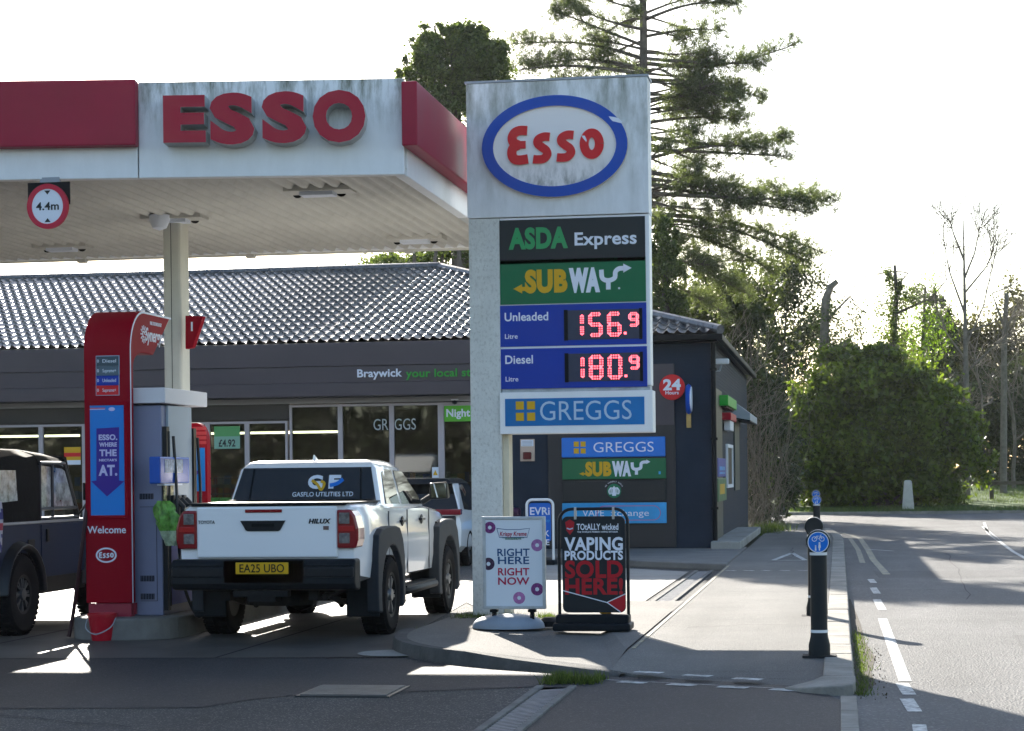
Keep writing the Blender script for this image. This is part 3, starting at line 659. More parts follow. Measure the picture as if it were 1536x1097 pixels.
x, z = at(682, 602, 40.5); t = thing('dome_camera', 'small dark dome camera over the shop door', 'camera', (x, 40.5, z)); c = MB(); c.lathe([(0, -.07), (.05, -.05), (.06, 0), (0, .02)], n=14); c.build('dome', SATIN, t, smooth=40); c = MB(); c.box(-.07, .07, -.05, .07, .02, .04); c.build('mount', WHITE, t)
# things on the side wall
def sidebox(name, label, cat, pa, pb, m, th=.12, extra=None, group=None):
    y0, z1 = atx(*pa, -2.5); y1, z0 = atx(*pb, -2.5); cy, cz = (y0 + y1) / 2, (z0 + z1) / 2; w, h = abs(y1 - y0) / 2, abs(z1 - z0) / 2
    t = thing(name, label, cat, (-2.505, cy, cz), group=group); c = MB(); c.box(0, th, -w, w, -h, h); c.build('panel' if name != 'alarm_box' else 'casing', m, t, bevel=.01); return t, w, h, th
t, w, h, th = sidebox('alarm_box', 'green box fixed high on the side wall near the downpipe', 'box', (1077, 593), (1091, 616), mat('box_green', (.03, .40, .04), .4), .22)
c = MB(); c.box(.05, .17, -w * .9, w * .9, -h - .03, -h + .01); c.build('base', BLACK, t)
t, w, h, th = sidebox('alarm_box', 'red box under the green box on the side wall', 'box', (1083, 619), (1092, 634), RED, .2)
c = MB(); c.box(.02, .16, -w * .6, w * .6, -h - .22, -h); c.build('lower_casing', WHITE, t, bevel=.01)
t, w, h, th = sidebox('side_sign', 'narrow blue and white sign low on the side wall', 'sign', (1074, 687), (1086, 715), BLUE, .05)
c = MB(); c.box(th, th + .004, -w * .7, w * .7, -h * .3, h * .1); c.box(th, th + .004, -w * .7, w * .7, -h * .7, -h * .5); c.build('text_band', CYAN, t)
t, w, h, th = sidebox('side_sign', 'green and yellow sign below the blue one on the side wall', 'sign', (1074, 718), (1087, 750), GREEN, .05)
c = MB(); c.box(th, th + .004, -w * .6, w * .5, -h * .4, h * .5); c.build('text_band', YEL, t)
b = MB()
for (pa, pb) in (((1089, 666), (1098, 731)),):
    y0, z1 = atx(*pa, -2.5); y1, z0 = atx(*pb, -2.5)
    b.box(-2.51, -2.46, y0, y0 + .15, z0, z1); b.box(-2.51, -2.46, y1 - .15, y1, z0, z1); b.box(-2.51, -2.46, y0 + .15, y1 - .15, z1 - .08, z1); b.box(-2.51, -2.46, y0 + .15, y1 - .15, z0, z0 + .08)
f = b.build('window', WHITE, shop); b = MB(); b.box(-2.508, -2.49, y0 + .15, y1 - .15, z0 + .08, z1 - .08); b.build('pane', SATIN, f)
b = MB(); b.box(-2.509, -2.47, 41.0, 43.6, .14, 3.4); b.build('side_door', mat('door_green', (.022, .035, .03), .4), shop, bevel=.01)
b = MB(); b.box(-2.509, -2.47, 49.0, 51.2, 1.2, 3.2); b.build('side_shutter', mat('shutter', (.03, .05, .05), .4), shop, bevel=.01)
t = thing('side_awning', 'grey sloping awning box jutting from the far end of the side wall', 'awning', (-2.5, 48.6, 3.0))
c = MB(); c.prism([(0, .34), (0.05, .34), (.42, .06), (.42, -.10), (0, -.02)], 'y', 0, 4.2); c.build('hood', mat('awning_grey', (.32, .36, .38), .5), t); c = MB(); c.prism([(0, -.02), (.42, -.1), (.42, -.13), (0, -.05)], 'y', 0.02, 4.18); c.build('soffit', BLACK, t)
t = thing('security_camera', 'white bullet camera under the eaves of the side wall', 'camera', (-2.5, 41.6, 3.95)); c = MB(); c.box(.02, .30, -.08, .08, -.06, .05); c.build('housing', WHITE, t, bevel=.02); c = MB(); c.tube([(0, 0, -.2), (.1, 0, -.2), (.15, 0, -.05)], .02); c.build('bracket', GREYM, t)
# ------------------------------------------------------------------ canopy
CZ, CT = 4.66, 5.62
CO = Vector((-4.24, 19.55)); CA = math.atan2(.57, 4.03); cr_ = Vector((math.cos(CA), math.sin(CA))); cn_ = Vector((cr_.y, -cr_.x))
canopy = thing('canopy', 'white and red fuel canopy with ribbed cream underside and algae streaked fascia', 'canopy', (CO.x, CO.y, 0))
def onf(px, py, off=0.0):
    """picture point on the canopy's front plane -> (s, z) in the fascia's own frame"""
    u, v = ray(px, py); dv = Vector((RT.x * u + FW.x, RT.y * u + FW.y)); P0 = CO + cn_ * off
    d = P0.dot(cn_) / dv.dot(cn_); p = dv * d; return (p - CO).dot(cr_), H + v * d
YB = 26.2 - CO.y
def fr(o): o.rotation_euler = (0, 0, CA); return o
s205 = onf(207, 200)[0]
b = MB(); b.box(s205 + .006, 0, 0, .12, CZ, CT); b.box(-13, s205 - .006, 0, .12, CZ, CT); fr(b.build('fascia', FASC, canopy, bevel=.008))
b = MB(); b.box(-.12, 0, .13, YB * .52, CZ, CT - .06); b.box(-13, -.13, YB - .1, YB, CZ + .02, CT - .06); b.build('fascia', FASC, canopy, bevel=.008)
b = MB(); b.box(-.12, .002, YB * .52 + .012, YB, CZ, CT - .06); b.build('fascia', mat('glossy_fascia', (.80, .81, .82), .12, spec=.9), canopy, bevel=.006)
b = MB(); b.add([(0, 0, CT - .08), (-.1, YB, CT - .08), (-13, YB, CT - .08), (-13 * cr_.x, -13 * cr_.y + .05, CT - .08)], [(0, 1, 2, 3)]); b.build('roof', GREYM, canopy)
x1, z1 = onf(203, 119, .14); _, z0 = onf(203, 218, .14)
b = MB(); b.box(-13, x1, -.16, -.001, z0, z1); fr(b.build('red_band', REDD, canopy, bevel=.015))
y0, z1 = atx(625, 121, -4.08); _, z0 = atx(625, 217, -4.08)
b = MB(); b.box(.001, .16, y0 - CO.y, YB, z0, z1 - .0); b.build('red_band', REDD, canopy, bevel=.015)
# soffit: a real corrugated sheet
nx = 13 * 6 * 8; xs = np.linspace(0, -13, nx + 1); vs = []
for i, x in enumerate(xs):
    zz = CZ + .045 + .028 * max(-.6, min(.6, 1.4 * math.cos(2 * math.pi * i / 8))) / .6
    yf = x * math.tan(CA) + .10; vs += [(x, yf, zz), (x, YB - .06, zz)]
q = np.array([(2 * i, 2 * i + 1, 2 * i + 3, 2 * i + 2) for i in range(nx)])
mesh_np('soffit', np.array(vs), q, SOFF, canopy)
for k, ch in enumerate('ESSO'):
    a, c = ((243, 310), (313, 383), (391, 461), (467, 550))[k]
    (sx0, zt), (sx1, zb) = onf(a, 140 if k == 0 else 138 - k, .24), onf(c, 216, .24)
    zb = onf((a + c) / 2, (214, 217, 215, 214)[k], .24)[1]; zt = onf((a + c) / 2, (143, 139, 137, 135)[k], .24)[1]
    b = MB(); v, f = glyphs(ch, .055); hh = v[:, 1].max() - v[:, 1].min()
    b.text(ch, (sx0 + sx1) / 2, -.001, zb - v[:, 1].min() / hh * (zt - zb), CAPH / hh * (zt - zb), (sx1 - sx0) * .965, 'c', .055, .24, 0, 1)
    fr(b.build('letter', [mat('letter_dull_red', (.36, .012, .035), .45), mat('letter_return', (.42, .43, .42), .5, noise=(4, .25))], canopy))
for px, py in ((480, 288), (625, 360), (95, 372), (262, 329)):
    u, v = ray(px, py); d = (CZ + .0 - H) / v; x = RT.x * u * d + FW.x * d; y = RT.y * u * d + FW.y * d
    c = MB(); c.box(-.36, .36, -.16, .16, -.005, .05, 0); c.box(-.20, .16, -.10, .10, -.045, -.005, 1)
    for k in range(5): c.prism([(-.34 + k * .12 + .05 - .05 * math.cos(a), -.035 * math.sin(a)) for a in np.linspace(0, math.pi, 7)], 'y', .165, .175, 2)
    o = c.build('ceiling_light', [SOFF, LETW, BLACK], canopy); o.location = (x - CO.x, y - CO.y, CZ)
c = MB(); c.tube([(-13, YB + .04, CZ + .02), (-.1, YB + .04, CZ + .02)], .03, 8)
for x in (-1.4, -3.6, -6): c.box(x - .06, x + .06, YB, YB + .1, CZ - .03, CZ + .05)
c.build('conduit', SOFF, canopy)
x0, x1 = at(244, 400, 22.3)[0], at(271, 400, 22.3)[0]
c = MB(); c.box(x0 - CO.x, x1 - CO.x, 22.3 - CO.y, 22.62 - CO.y, .1, CZ + .03); c.box(x0 - CO.x - .02, x1 - CO.x + .02, 22.28 - CO.y, 22.64 - CO.y, .1, .5); c.build('column', mat('column_cream', (.62, .60, .52), .5, noise=(2, .08), stain=((.3, .28, .2), (5, 5, .8), .55, .8, .5)), canopy, bevel=.03)
c = MB(); c.box(x0 - CO.x + .10, x0 - CO.x + .106, 22.296 - CO.y, 22.299 - CO.y, 2.5, CZ); c.build('column_seam', BLACK, canopy)
COLX = x1
c = MB(); c.lathe([(0, -.12), (.08, -.09), (.12, 0), (.12, .06), (0, .06)], (x0 - CO.x + .02, 22.15 - CO.y, CZ - .03), n=18); c.build('round_lamp', LETW, canopy, smooth=40)
t = thing('height_sign', 'round red rimmed 4.4m height limit sign hanging under the canopy edge', 'sign', (*[0, 0], 0))
Yh = 19.0; x, z = at(72, 310, Yh); t.location = (x, Yh, z)
c = MB(); c.ring(0, 0, .215, .225, .165, .175, -.02, .02, 0); c.build('red_ring', mat('ring_red', (.50, .02, .05), .45), t)
c = MB(); c.disc(0, 0, .166, .176, -.012, .018); c.build('disc', LETW, t)
c = MB(); c.text('4.4m', 0, -.013, -.035, .075, .24, 'c', .02, .003)
for sg in (-1, 1): c.poly([(-.032, sg * .158), (.032, sg * .158), (0, sg * .118)], lambda u, v, d: (u, -.013 - d, v), 0, .003)
c.build('lettering', CHAR, t); c = MB(); c.box(-.22, .22, .02, .04, .02, .245); c.build('backing', BLACK, t); c = MB()
c.box(-.10, .10, .04, .10, .20, CZ - z + .02); c.build('bracket', GREYM, t)

# ------------------------------------------------------------------ price sign (pylon)
YP = 21.5
py_ = thing('price_sign', 'tall white petrol price sign with blue ringed oval and red LED prices', 'price sign', (-2.98, YP, .1))
OX, OY, OZ = -2.98, YP, .1
def A(px, py, Y=YP): x, z = at(px, py, Y); return x - OX, z - OZ
def rect(c, pa, pb, y0, y1, mi=0, Y=YP):
    (x0, z1), (x1, z0) = A(*pa, Y), A(*pb, Y); c.box(x0, x1, y0, y1, z0, z1, mi)
xl, xr = -3.955 - OX, -3.615 - OX
c = MB(); c.box(xl, xr, .0, .32, 0, 4.345); c.build('post', SPECK, py_, bevel=.006)
c = MB(); c.box(xr + .002, xr + .07, .06, .30, 0, 2.0); c.build('post_flange', CREAM, py_, bevel=.004)
c = MB(); c.box(-.985, 1.0, -.012, .36, 4.352, 5.82); hb = c.build('header_box', DIRTW, py_, bevel=.006)
c = MB(); c.box(-1.0, 1.012, -.022, .37, 5.822, 5.845); c.build('header_cap', GREYM, hb)
# oval emblem
ox, oz = A(833, 221)
c = MB(); c.ring(ox, oz, .795, .55, .672, .435, -.085, -.0125, 0, 64, 1); c.build('oval_ring', [OBLUE, mat('oval_edge', (.55, .50, .42), .5)], py_)
c = MB(); c.disc(ox, oz, .673, .436, -.06, -.0125, 0, 64); c.build('oval_face', mat('oval_white', (.78, .75, .74), .5, stain=((.10, .10, .08), (14, 14, 5), .42, .68, .75, (5.0, 4.70, 0))), py_)
fo = lambda u, v, d: (ox + (u - 708) * .001472, -.0602 - d, oz + (597 - v) * .001472)
def emblem_letters(parent, fn, w, mats, d):
    es = [cr([(508, 477), (455, 474), (415, 490), (396, 525), (405, 560), (440, 580)], 6), cr([(440, 580.5), (402, 602), (392, 645), (410, 682), (452, 692), (512, 685)], 6)]; es_d = (0, .0016)
    ss = cr([(675, 529), (632, 526), (592, 543), (584, 572), (612, 600), (645, 625), (655, 658), (627, 688), (585, 692), (550, 688)], 5)
    c = MB()
    for p, dd_ in zip(es, es_d): c.ribbon(p, w * 1.05, fn, 0, d + dd_, 0, 1)
    c.ribbon([(425, 580), (496, 580)], w * .85, fn, 0, d + .003, 0, 1); c.build('letter', mats, parent)
    c = MB(); c.ribbon(ss, w * .95, fn, 0, d, 0, 1); c.build('letter', mats, parent)
    c = MB(); c.ribbon([(p[0] + 176, p[1] - 7) for p in ss], w * .95, fn, 0, d, 0, 1); c.build('letter', mats, parent)
    el = [(985 + (89 - w / 2) * math.cos(t), 591 + (112 - w / 2) * math.sin(t)) for t in np.linspace(0, 2 * math.pi, 40)]
    c = MB(); c.ribbon(el, w, fn, 0, d, 0, 1); c.build('letter', mats, parent)
emblem_letters(py_, fo, 66, [LRED, mat('letter_edge', (.60, .52, .45), .5)], .025)
c = MB(); fc = lambda u, v, d: (ox + (u - 708) * .001472, -.0855 - d, oz + (597 - v) * .001472)
c.poly([(1112, 395), (1150, 402), (1185, 412), (1212, 440), (1205, 450), (1140, 432), (1120, 410)], fc, 0, .002)
c.poly([(912, 530), (935, 530), (950, 565), (945, 578), (918, 545)], lambda u, v, d: (ox + (u - 708) * .001472, -.0855 - d, oz + (597 - v) * .001472), 0, .003)
c.build('peeled_patch', LETW, py_)
# panel stack
c = MB(); c.box(xr + .002, 1.0, .012, .30, 2.50, 4.344); st = c.build('panel_frame', WHITE, py_, bevel=.004)
def panel(name, pa, pb, m, y=.0):
    c = MB(); rect(c, pa, pb, y, .0119); o = c.build(name, m, py_); return o
p1 = panel('brand_panel', (749, 331), (968, 391), CHAR); p2 = panel('brand_panel', (750, 391.3), (969, 452), GREEN)
c = MB(); (x0, zb), (x1, _) = A(763, 373), A(852, 371); c.text('ASDA', (x0 + x1) / 2, -.001, zb, .205, x1 - x0, 'c', .05, .004)
c.build('lettering', ASDG, p1); c = MB(); (x0, zb), (x1, _) = A(862, 368), A(955, 365); c.text('Express', (x0 + x1) / 2, -.001, zb, .132, x1 - x0, 'c', .022, .004); c.build('lettering', LETW, p1)
x0, z0 = A(857, 421); e = bpy.data.objects.new('logo', None); COL.objects.link(e); e.parent = py_; e.location = (x0, 0, z0)
COL.objects.unlink(e); bpy.data.objects.remove(e)
c = MB(); w2, h2 = .615, .112
def sub_at(w, h, x0, z0, y):
    c = MB()
    fx = lambda u, v, d: (x0 + u, y - d, z0 + v + u * .0)
    c.text('SUB', -w * .96, 0, -h, 2 * h, w * .88, 'l', .06, .006, 0, fn=lambda a, b, d: fx(a, b, d)); c.text('WA', -w * .05, 0, -h, 2 * h, w * .64, 'l', .085, .006, 1, fn=lambda a, b, d: fx(a, b, d))
    c.poly([(-w * 1.20, -h * .70), (-w * 1.02, -h * .25), (-w * 1.02, -h * .52), (-w * .90, -h * .52), (-w * .90, -h * .92), (-w * 1.02, -h * .92), (-w * 1.02, -h * 1.18)], fx, 0, .004, 0)
    s_ = h * .46
    c.ribbon(cr([(w * .62, h * 1.0), (w * .64, h * .15), (w * .76, -h * .1), (w * .89, h * .15), (w * .91, h * .75), (w * .98, h * 1.05), (w * 1.08, h * 1.08)], 5), s_, fx, 0, .006, 1)
    c.ribbon([(w * .76, -h * .2), (w * .76, -h * 1.0)], s_, fx, 0, .005, 1); c.poly([(w * 1.07, h * .65), (w * 1.24, h * 1.1), (w * 1.07, h * 1.55)], fx, 0, .006, 1)
    c.disc(x0 + w * .98, z0 - h * .9, .012, .012, y - .004, y, 1, 10); return c
sub_at(.53, .108, x0 - .0, z0, -.001).build('wordmark', [YEL, LETW], p2)
SEG = {'0': 'abcdef', '1': 'j', '5': 'afgcd', '6': 'afgedc', '8': 'abcdefg', '9': 'abcfgd', '3': 'abgcd'}
LED = mat('led_glow', (.9, .1, .12), .5, emit=((1, .10, .13), 1.5)); LCD = mat('display_face', (.035, .042, .075), .25, noise=(6, .1))
def digits(c, s, cx, cz, w, h, r):
    hw, hh = w / 2, h / 2
    P = {'a': ((-hw, hh), (hw, hh)), 'b': ((hw, hh), (hw, 0)), 'c': ((hw, 0), (hw, -hh)), 'd': ((hw, -hh), (-hw, -hh)), 'e': ((-hw, -hh), (-hw, 0)), 'f': ((-hw, 0), (-hw, hh)), 'g': ((-hw, 0), (hw, 0)), 'j': ((0, hh), (0, -hh))}
    for k in SEG[s]:
        (ax, az), (bx, bz) = P[k]; L_ = math.hypot(bx - ax, bz - az); dx, dz = (bx - ax) / L_, (bz - az) / L_; n_ = max(3, int((L_ - 3.4 * r) / (2.35 * r)))
        for side in (-1, 1):
            for i in range(n_ + 1):
                if k == 'j' and i == n_ // 2: continue
                t_ = 2.0 * r + (L_ - 4.0 * r) * i / n_; x, z = cx + ax + dx * t_ - dz * side * r * 1.35, cz + az + dz * t_ + dx * side * r * 1.35
                c.box(x - r * .82, x + r * .82, -.009, -.006, z - r * .82, z + r * .82)
        for e_ in (1.0 * r, L_ - 1.0 * r):
            x, z = cx + ax + dx * e_, cz + az + dz * e_; c.box(x - r * .8, x + r * .8, -.009, -.006, z - r * .8, z + r * .8)
for name, pa, pb, dpa, dpb, val, tpx in (('Unleaded', (750, 459), (970, 516), (847, 466), (963, 508), '1569', (757, 482)), ('Diesel', (751, 524), (971, 580), (848, 531), (964, 571), '1809', (758, 546))):
    p = panel('price_panel', pa, pb, BLUE)
    c = MB(); x0, zb = A(*tpx); c.text(name, x0, -.001, zb, .088, {'Unleaded': .48, 'Diesel': .305}[name], 'l', .018, .003); x0, zb = A(tpx[0] + .5, tpx[1] + 26.5); c.text('Litre', x0, -.001, zb, .05, .14, 'l', .012, .003); c.build('lettering', LETW, p)
    c = MB(); rect(c, dpa, dpb, -.006, 0, 0); d_ = c.build('price_display', LCD, p)
    c = MB(); (xa, za), (xb, zb2) = A(*dpa), A(*dpb); c.box(xa - .008, xa + .034, -.010, 0, zb2 - .006, za + .006); c.box(xb - .028, xb + .006, -.010, 0, zb2 - .006, za + .006); c.build('display_bezel', BLACK, p)
    zc = (za + zb2) / 2; w_ = xb - xa
    for q_, fx_ in ((0, .225), (1, .40), (2, .645)):
        c = MB(); digits(c, val[q_], xa + w_ * fx_, zc, .115, .225, .0092); c.build('digit', LED, d_)
    c = MB(); digits(c, val[3], xa + w_ * .895, zc + .046, .082, .125, .0070)
    c.box(xa + w_ * .785 - .014, xa + w_ * .785 + .014, -.009, -.006, zc - .112, zc - .086); c.build('digit', LED, d_)
(x0, z1), (x1, z0) = A(750, 590), A(979, 647)
c = MB(); c.box(x0, 1.022, -.03, .30, z0 - .01, z1 + .005); lb = c.build('lower_box', WHITE, py_, bevel=.008)
c = MB(); c.box(x0 + .06, 1.022 - .09, -.036, -.03, z0 + .075, z1 - .065); c.build('brand_panel', GBLUE, lb)
c = MB(); sx, sz = A(789, 617); squares(c, sx, sz, .088, .035, -.036, 0); xa, xb = A(811, 627)[0], A(948, 627)[0]; zb = A(880, 630)[1]; c.text('GREGGS', (xa + xb) / 2, -.036, zb, .205, xb - xa, 'c', -.004, .004, 1); c.build('lettering', [YEL, LETG], lb)
c = MB(); c.box(xr + .01, .99, .02, .28, z1 + .008, 2.497); c.build('spacer', mat('grubby_white', (.45, .46, .46), .6, noise=(5, .3)), py_)

# ------------------------------------------------------------------ pumps
PBODY = mat('pump_grey', (.20, .21, .30), .4, noise=(1, .06)); PSIDE = mat('pump_side', (.32, .37, .42), .4, noise=(1, .06))
PRED = mat('pump_red', (.27, .004, .014), .5, spec=.05, noise=(1, .05))
t = thing('pump_island', 'raised concrete plinth with rounded end under the fuel pumps', 'plinth', (-7.28, 19.35, 0))
ol = [(-.55, 7.5)] + [(-.55 + .5 * (1 - math.cos(a)) , .45 - .45 * math.sin(a)) for a in np.linspace(0, math.pi / 2, 7)] + [(.60 - .5 * (1 - math.cos(a)), .45 - .45 * math.sin(a)) for a in np.linspace(math.pi / 2, 0, 7)] + [(.60, 7.5)]
c = MB(); c.prism(ol, 'z', 0, .235); c.build('plinth', mat('plinth_concrete', (.16, .155, .145), .8, noise=(2.5, .25), bump=(25, .5)), t, bevel=.02)
pump = thing('fuel_pump', 'tall red and grey fuel pump with arched red crest and blue arrow poster', 'fuel pump', (-7.42, 19.6, .235))
BX, BY, BZ = -7.42, 19.6, .235
def PX(px, py, Y): x, z = at(px, py, Y); return x - BX, z - BZ
def PS(px, py, X_=-6.88): y, z = atx(px, py, X_); return y - BY, z - BZ
xa, xb = PX(127, 700, 19.6)[0], PX(196.5, 700, 19.6)[0]
zt = PX(170, 463, 19.6)[1]
R1 = .42; prof = [(0, .14), (0, zt - R1)] + [(R1 - R1 * math.cos(a), zt - R1 + R1 * math.sin(a)) for a in np.linspace(.15, math.pi / 2, 9)] + [(1.28, zt)]
inner = [(.72, zt - .44), (R1 - .02, zt - .44)] + [(R1 - .30 * math.sin(a) - .02, zt - .60 + .16 * math.cos(a)) for a in np.linspace(.4, math.pi / 2, 6)] + [(.10, .14)]
c = MB(); c.prism(prof + inner, 'x', xa, xb); c.build('crest', PRED, pump, bevel=.012, smooth=30)
c = MB(); c.prism([(p[0] * .998 + .002, p[1]) for p in prof] + [(p[0] + .03, p[1] - .0) for p in prof[:0:-1]] , 'x', xb + .001, xb + .012); 
c = MB()
edge = [(p[0] + .012, p[1] - .012 * (i > 1)) for i, p in enumerate(prof)]
c.ribbon(edge, .02, lambda u, v, d: (xb + d, u, v), .0, .004); c.build('crest_edge', LETW, pump)
c = MB(); c.text('Synergy', PS(206, 500, BX + xb)[0] + .50, 0, zt - .30, .135, .52, 'c', .012, .004, 0, shear=.25, fn=lambda a, b_, d: (xb + d, a, b_)); c.text('FUEL TECHNOLOGY', .80, 0, zt - .125, .035, .36, 'c', .01, .004, 0, fn=lambda a, b_, d: (xb + d, a, b_))
for k in range(12):
    a = k * math.pi / 6; c.ribbon([(.42 + .05 * math.cos(a), zt - .24 + .05 * math.sin(a)), (.42 + .095 * math.cos(a), zt - .24 + .095 * math.sin(a))], .014, lambda u, v, d: (xb + d, u, v), 0, .004)
c.ribbon([(.42 + .03 * math.cos(a), zt - .24 + .03 * math.sin(a)) for a in np.linspace(0, 5.2, 14)], .014, lambda u, v, d: (xb + d, u, v), 0, .004)
c.build('crest_lettering', LETW, pump)
c = MB(); c.box(xa + .01, xb + .0, .10, .14, .02, .135); c.box(xa + .02, xb - .02, .02, .12, .0, .135); c.build('kick_panel', mat('kick_red', (.28, .03, .05), .4), pump)
(x0, z1), (x1, z0) = PX(130, 603, 19.6), PX(193, 778, 19.6)
c = MB(); c.ring((x0 + x1) / 2, (z0 + z1) / 2, 0, 0, 0, 0, 0, 0); c = MB()
for (a, b_, e, g) in ((x0, x0 + .035, z0, z1), (x1 - .035, x1, z0, z1), (x0 + .035, x1 - .035, z1 - .04, z1), (x0 + .035, x1 - .035, z0, z0 + .035)): c.box(a, b_, -.014, -.001, e, g)
c.build('poster_frame', PRED, pump, bevel=.004)
(x0, z1), (x1, z0) = PX(134, 608, 19.6), PX(187.5, 773, 19.6)
c = MB(); c.box(x0, x1, -.006, -.001, z0, z1); po = c.build('poster', SKYB, pump)
pc = lambda px, py: PX(px, py, 19.6); fP = lambda u, v, d: (u, -.006 - d, v)
c = MB(); ar = [pc(*p) for p in ((145, 643), (179, 641), (179, 721), (187, 722), (161, 745), (137, 722), (145, 721))]; c.poly(ar, fP, 0, .002, 0)
for s_, y_, hh, ww in (('ESSO.', 660, .052, .20), ('WHERE', 670, .040, .19), ('THE', 684, .062, .185), ("NECTAR'S", 692, .022, .19), ('AT.', 713, .10, .20)):
    x_, zb = pc(162.5, y_); c.text(s_, x_, -.008, zb, hh, ww, 'c', .04, .003, 1)
x_, z_ = pc(168, 614); c.disc(x_, z_, .035, .02, -.009, -.006, 1, 20); c.box(*sorted((pc(135, 612)[0], pc(158, 612)[0])), -.009, -.006, z_ - .004, z_ + .006, 1); c.box(*sorted((pc(135, 612)[0], pc(158, 612)[0])), -.009, -.006, z_ + .008, z_ + .016, 2)
c.build('poster_artwork', [mat('violet', (.045, .02, .26), .4), mat('pale_lilac', (.55, .52, .75), .45), LRED], po)
for i, (s_, m_) in enumerate((('Diesel', mat('slate', (.05, .08, .10), .4)), ('Supreme+', mat('slate_light', (.09, .13, .16), .4)), ('Unleaded', BLUE), ('Supreme+', LRED))):
    (x0, z1), (x1, z0) = pc(145, 535 + i * 14.6), pc(178.5, 548.6 + i * 14.6)
    c = MB(); c.box(x0 - .006, x1 + .006, -.008, -.001, z0 - .006, z1 + .006, 1); c.box(x0, x1, -.012, -.008, z0, z1, 0); g_ = c.build('grade_label', [m_, LETG], pump)
    c = MB(); c.text(s_, (x0 + x1) / 2 + .02, -.012, (z0 + z1) / 2 - .016, .034, .145, 'c', .005, .002); c.text('0', x0 + .018, -.012, (z0 + z1) / 2 - .014, .03, None, 'c', .01, .002); c.build('lettering', LETW, g_)
c = MB(); x_, zb = pc(160, 800); c.text('Welcome', x_, -.001, zb, .072, .415, 'c', .012, .003); c.build('lettering', LETW, pump)
x_, z_ = pc(159.5, 833); c = MB(); c.ring(x_, z_, .112, .078, .095, .062, -.005, -.001, 0, 36); c.build('emblem_ring', LETW, pump)
e = MB(); emp = None
fe = lambda u, v, d: (x_ + (u - 712) * .000225, -.001 - d, z_ + (590 - v) * .000225)
emblem_letters(pump, fe, 62, [LETW, LETW], .004)
xr_ = -6.88 - BX
c = MB(); c.box(xa + .04, xr_, .17, 1.10, .0, 2.17); bd = c.build('body', PBODY, pump, bevel=.012)
c = MB()
for z_ in (PX(205, 745, 19.77)[1], PX(205, 868, 19.77)[1], PX(205, 895, 19.77)[1]):
    for k in range(9): c.box(xb + .03 + k * .017, xb + .04 + k * .017, .164, .1695, z_ - .03, z_ + .03)
c.box(xb + .03, xr_ - .06, .166, .1695, .15, .154); c.box(xb + .03, xr_ - .06, .166, .1695, 1.12, 1.124); c.box(xr_ - .064, xr_ - .06, .166, .1695, .154, 1.12); c.build('vent', BLACK, pump)
c = MB(); c.box(xa + .04, xr_ + .06, .12, 1.52, 2.19, 2.35); c.build('cap', mat('cap_white', (.62, .60, .62), .4), pump, bevel=.01)
c = MB(); c.box(xr_ + .001, xr_ + .03, .30, 1.06, .98, 2.17); c.build('side_panel', PSIDE, pump, bevel=.005)
c = MB(); c.box(xr_ + .001, xr_ + .035, .22, 1.5, .10, .96); c.box(xr_ - .5, xr_, 1.11, 1.5, .10, .96, 1); sp = c.build('lower_panel', [BLUE, PBODY], pump)
c = MB(); c.text('Synergy', .52, 0, .50, .15, .70, 'l', .012, .004, shear=.25, fn=lambda a, b_, d: (xr_ + .035 + d, a, b_)); c.build('lettering', LETW, sp)
c = MB()
for y_ in (.19, .24, 1.07, 1.12): c.box(xr_ + .001, xr_ + .05, y_, y_ + .035, .05, 1.95)
c.build('hose_channel', SATIN, pump)
def hose(pts, r=.016): return cr3(pts)
def cr3(pts, n=6):
    a = cr([(p[0], p[1]) for p in pts], n); b_ = cr([(p[1], p[2]) for p in pts], n); return [(p[0], p[1], q[1]) for p, q in zip(a, b_)]
c = MB(); c.tube(cr3([(xr_ + .10, .25, 1.85), (xr_ + .14, .22, 1.3), (xr_ + .16, .18, .9), (xr_ + .20, .25, .3), (xr_ + .34, .30, -.02), (xr_ + .42, .32, .25), (xr_ + .33, .28, .75), (xr_ + .20, .22, 1.1)], 8), .017, 8)
c.tube(cr3([(xr_ + .08, 1.10, 1.85), (xr_ + .10, 1.12, 1.3), (xr_ + .10, 1.1, .9), (xr_ + .13, 1.1, .3), (xr_ + .2, 1.0, .1), (xr_ + .2, .95, .5), (xr_ + .12, .98, 1.1)], 8), .017, 8)
c.tube(cr3([(xr_ + .07, .19, 1.9), (xr_ + .08, .17, 1.2), (xr_ + .08, .17, .1)], 8), .014, 8); c.build('hose', SATIN, pump, smooth=60)
for y_ in (.20, .36, .52):
    c = MB(); c.box(xr_ + .03, xr_ + .12, y_, y_ + .09, .98, 1.24); c.tube([(xr_ + .12, y_ + .045, 1.2), (xr_ + .20, y_ + .045, 1.12), (xr_ + .19, y_ + .045, .98)], .03, 8); c.build('nozzle', SATIN, pump, bevel=.01)
x2 = -6.76
(y0, z1), (y1, z0) = atx(240, 685, x2), atx(285, 725, x2)
t = thing('towel_dispenser', 'shiny blue paper towel box on the side of the red pump', 'dispenser', (x2, (y0 + y1) / 2, (z0 + z1) / 2)); w, h = (y1 - y0) / 2, (z1 - z0) / 2
c = MB(); c.box(-.12, 0, -w, w, -h, h); c.build('casing', mat('dispenser_blue', (.02, .09, .40), .25), t, bevel=.015)
c = MB(); c.box(.001, .004, -w * .7, w * .5, -h * .2, h * .8); c.build('clear_window', mat('shiny_film', (.20, .26, .36), .35, noise=(25, .8)), t); c = MB(); c.box(-.1, -.02, -w * .6, w * .6, -h - .02, -h); c.build('paper', LETW, t)
(y0, z1), (y1, z0) = atx(246, 727, -6.84), atx(260, 760, -6.84)
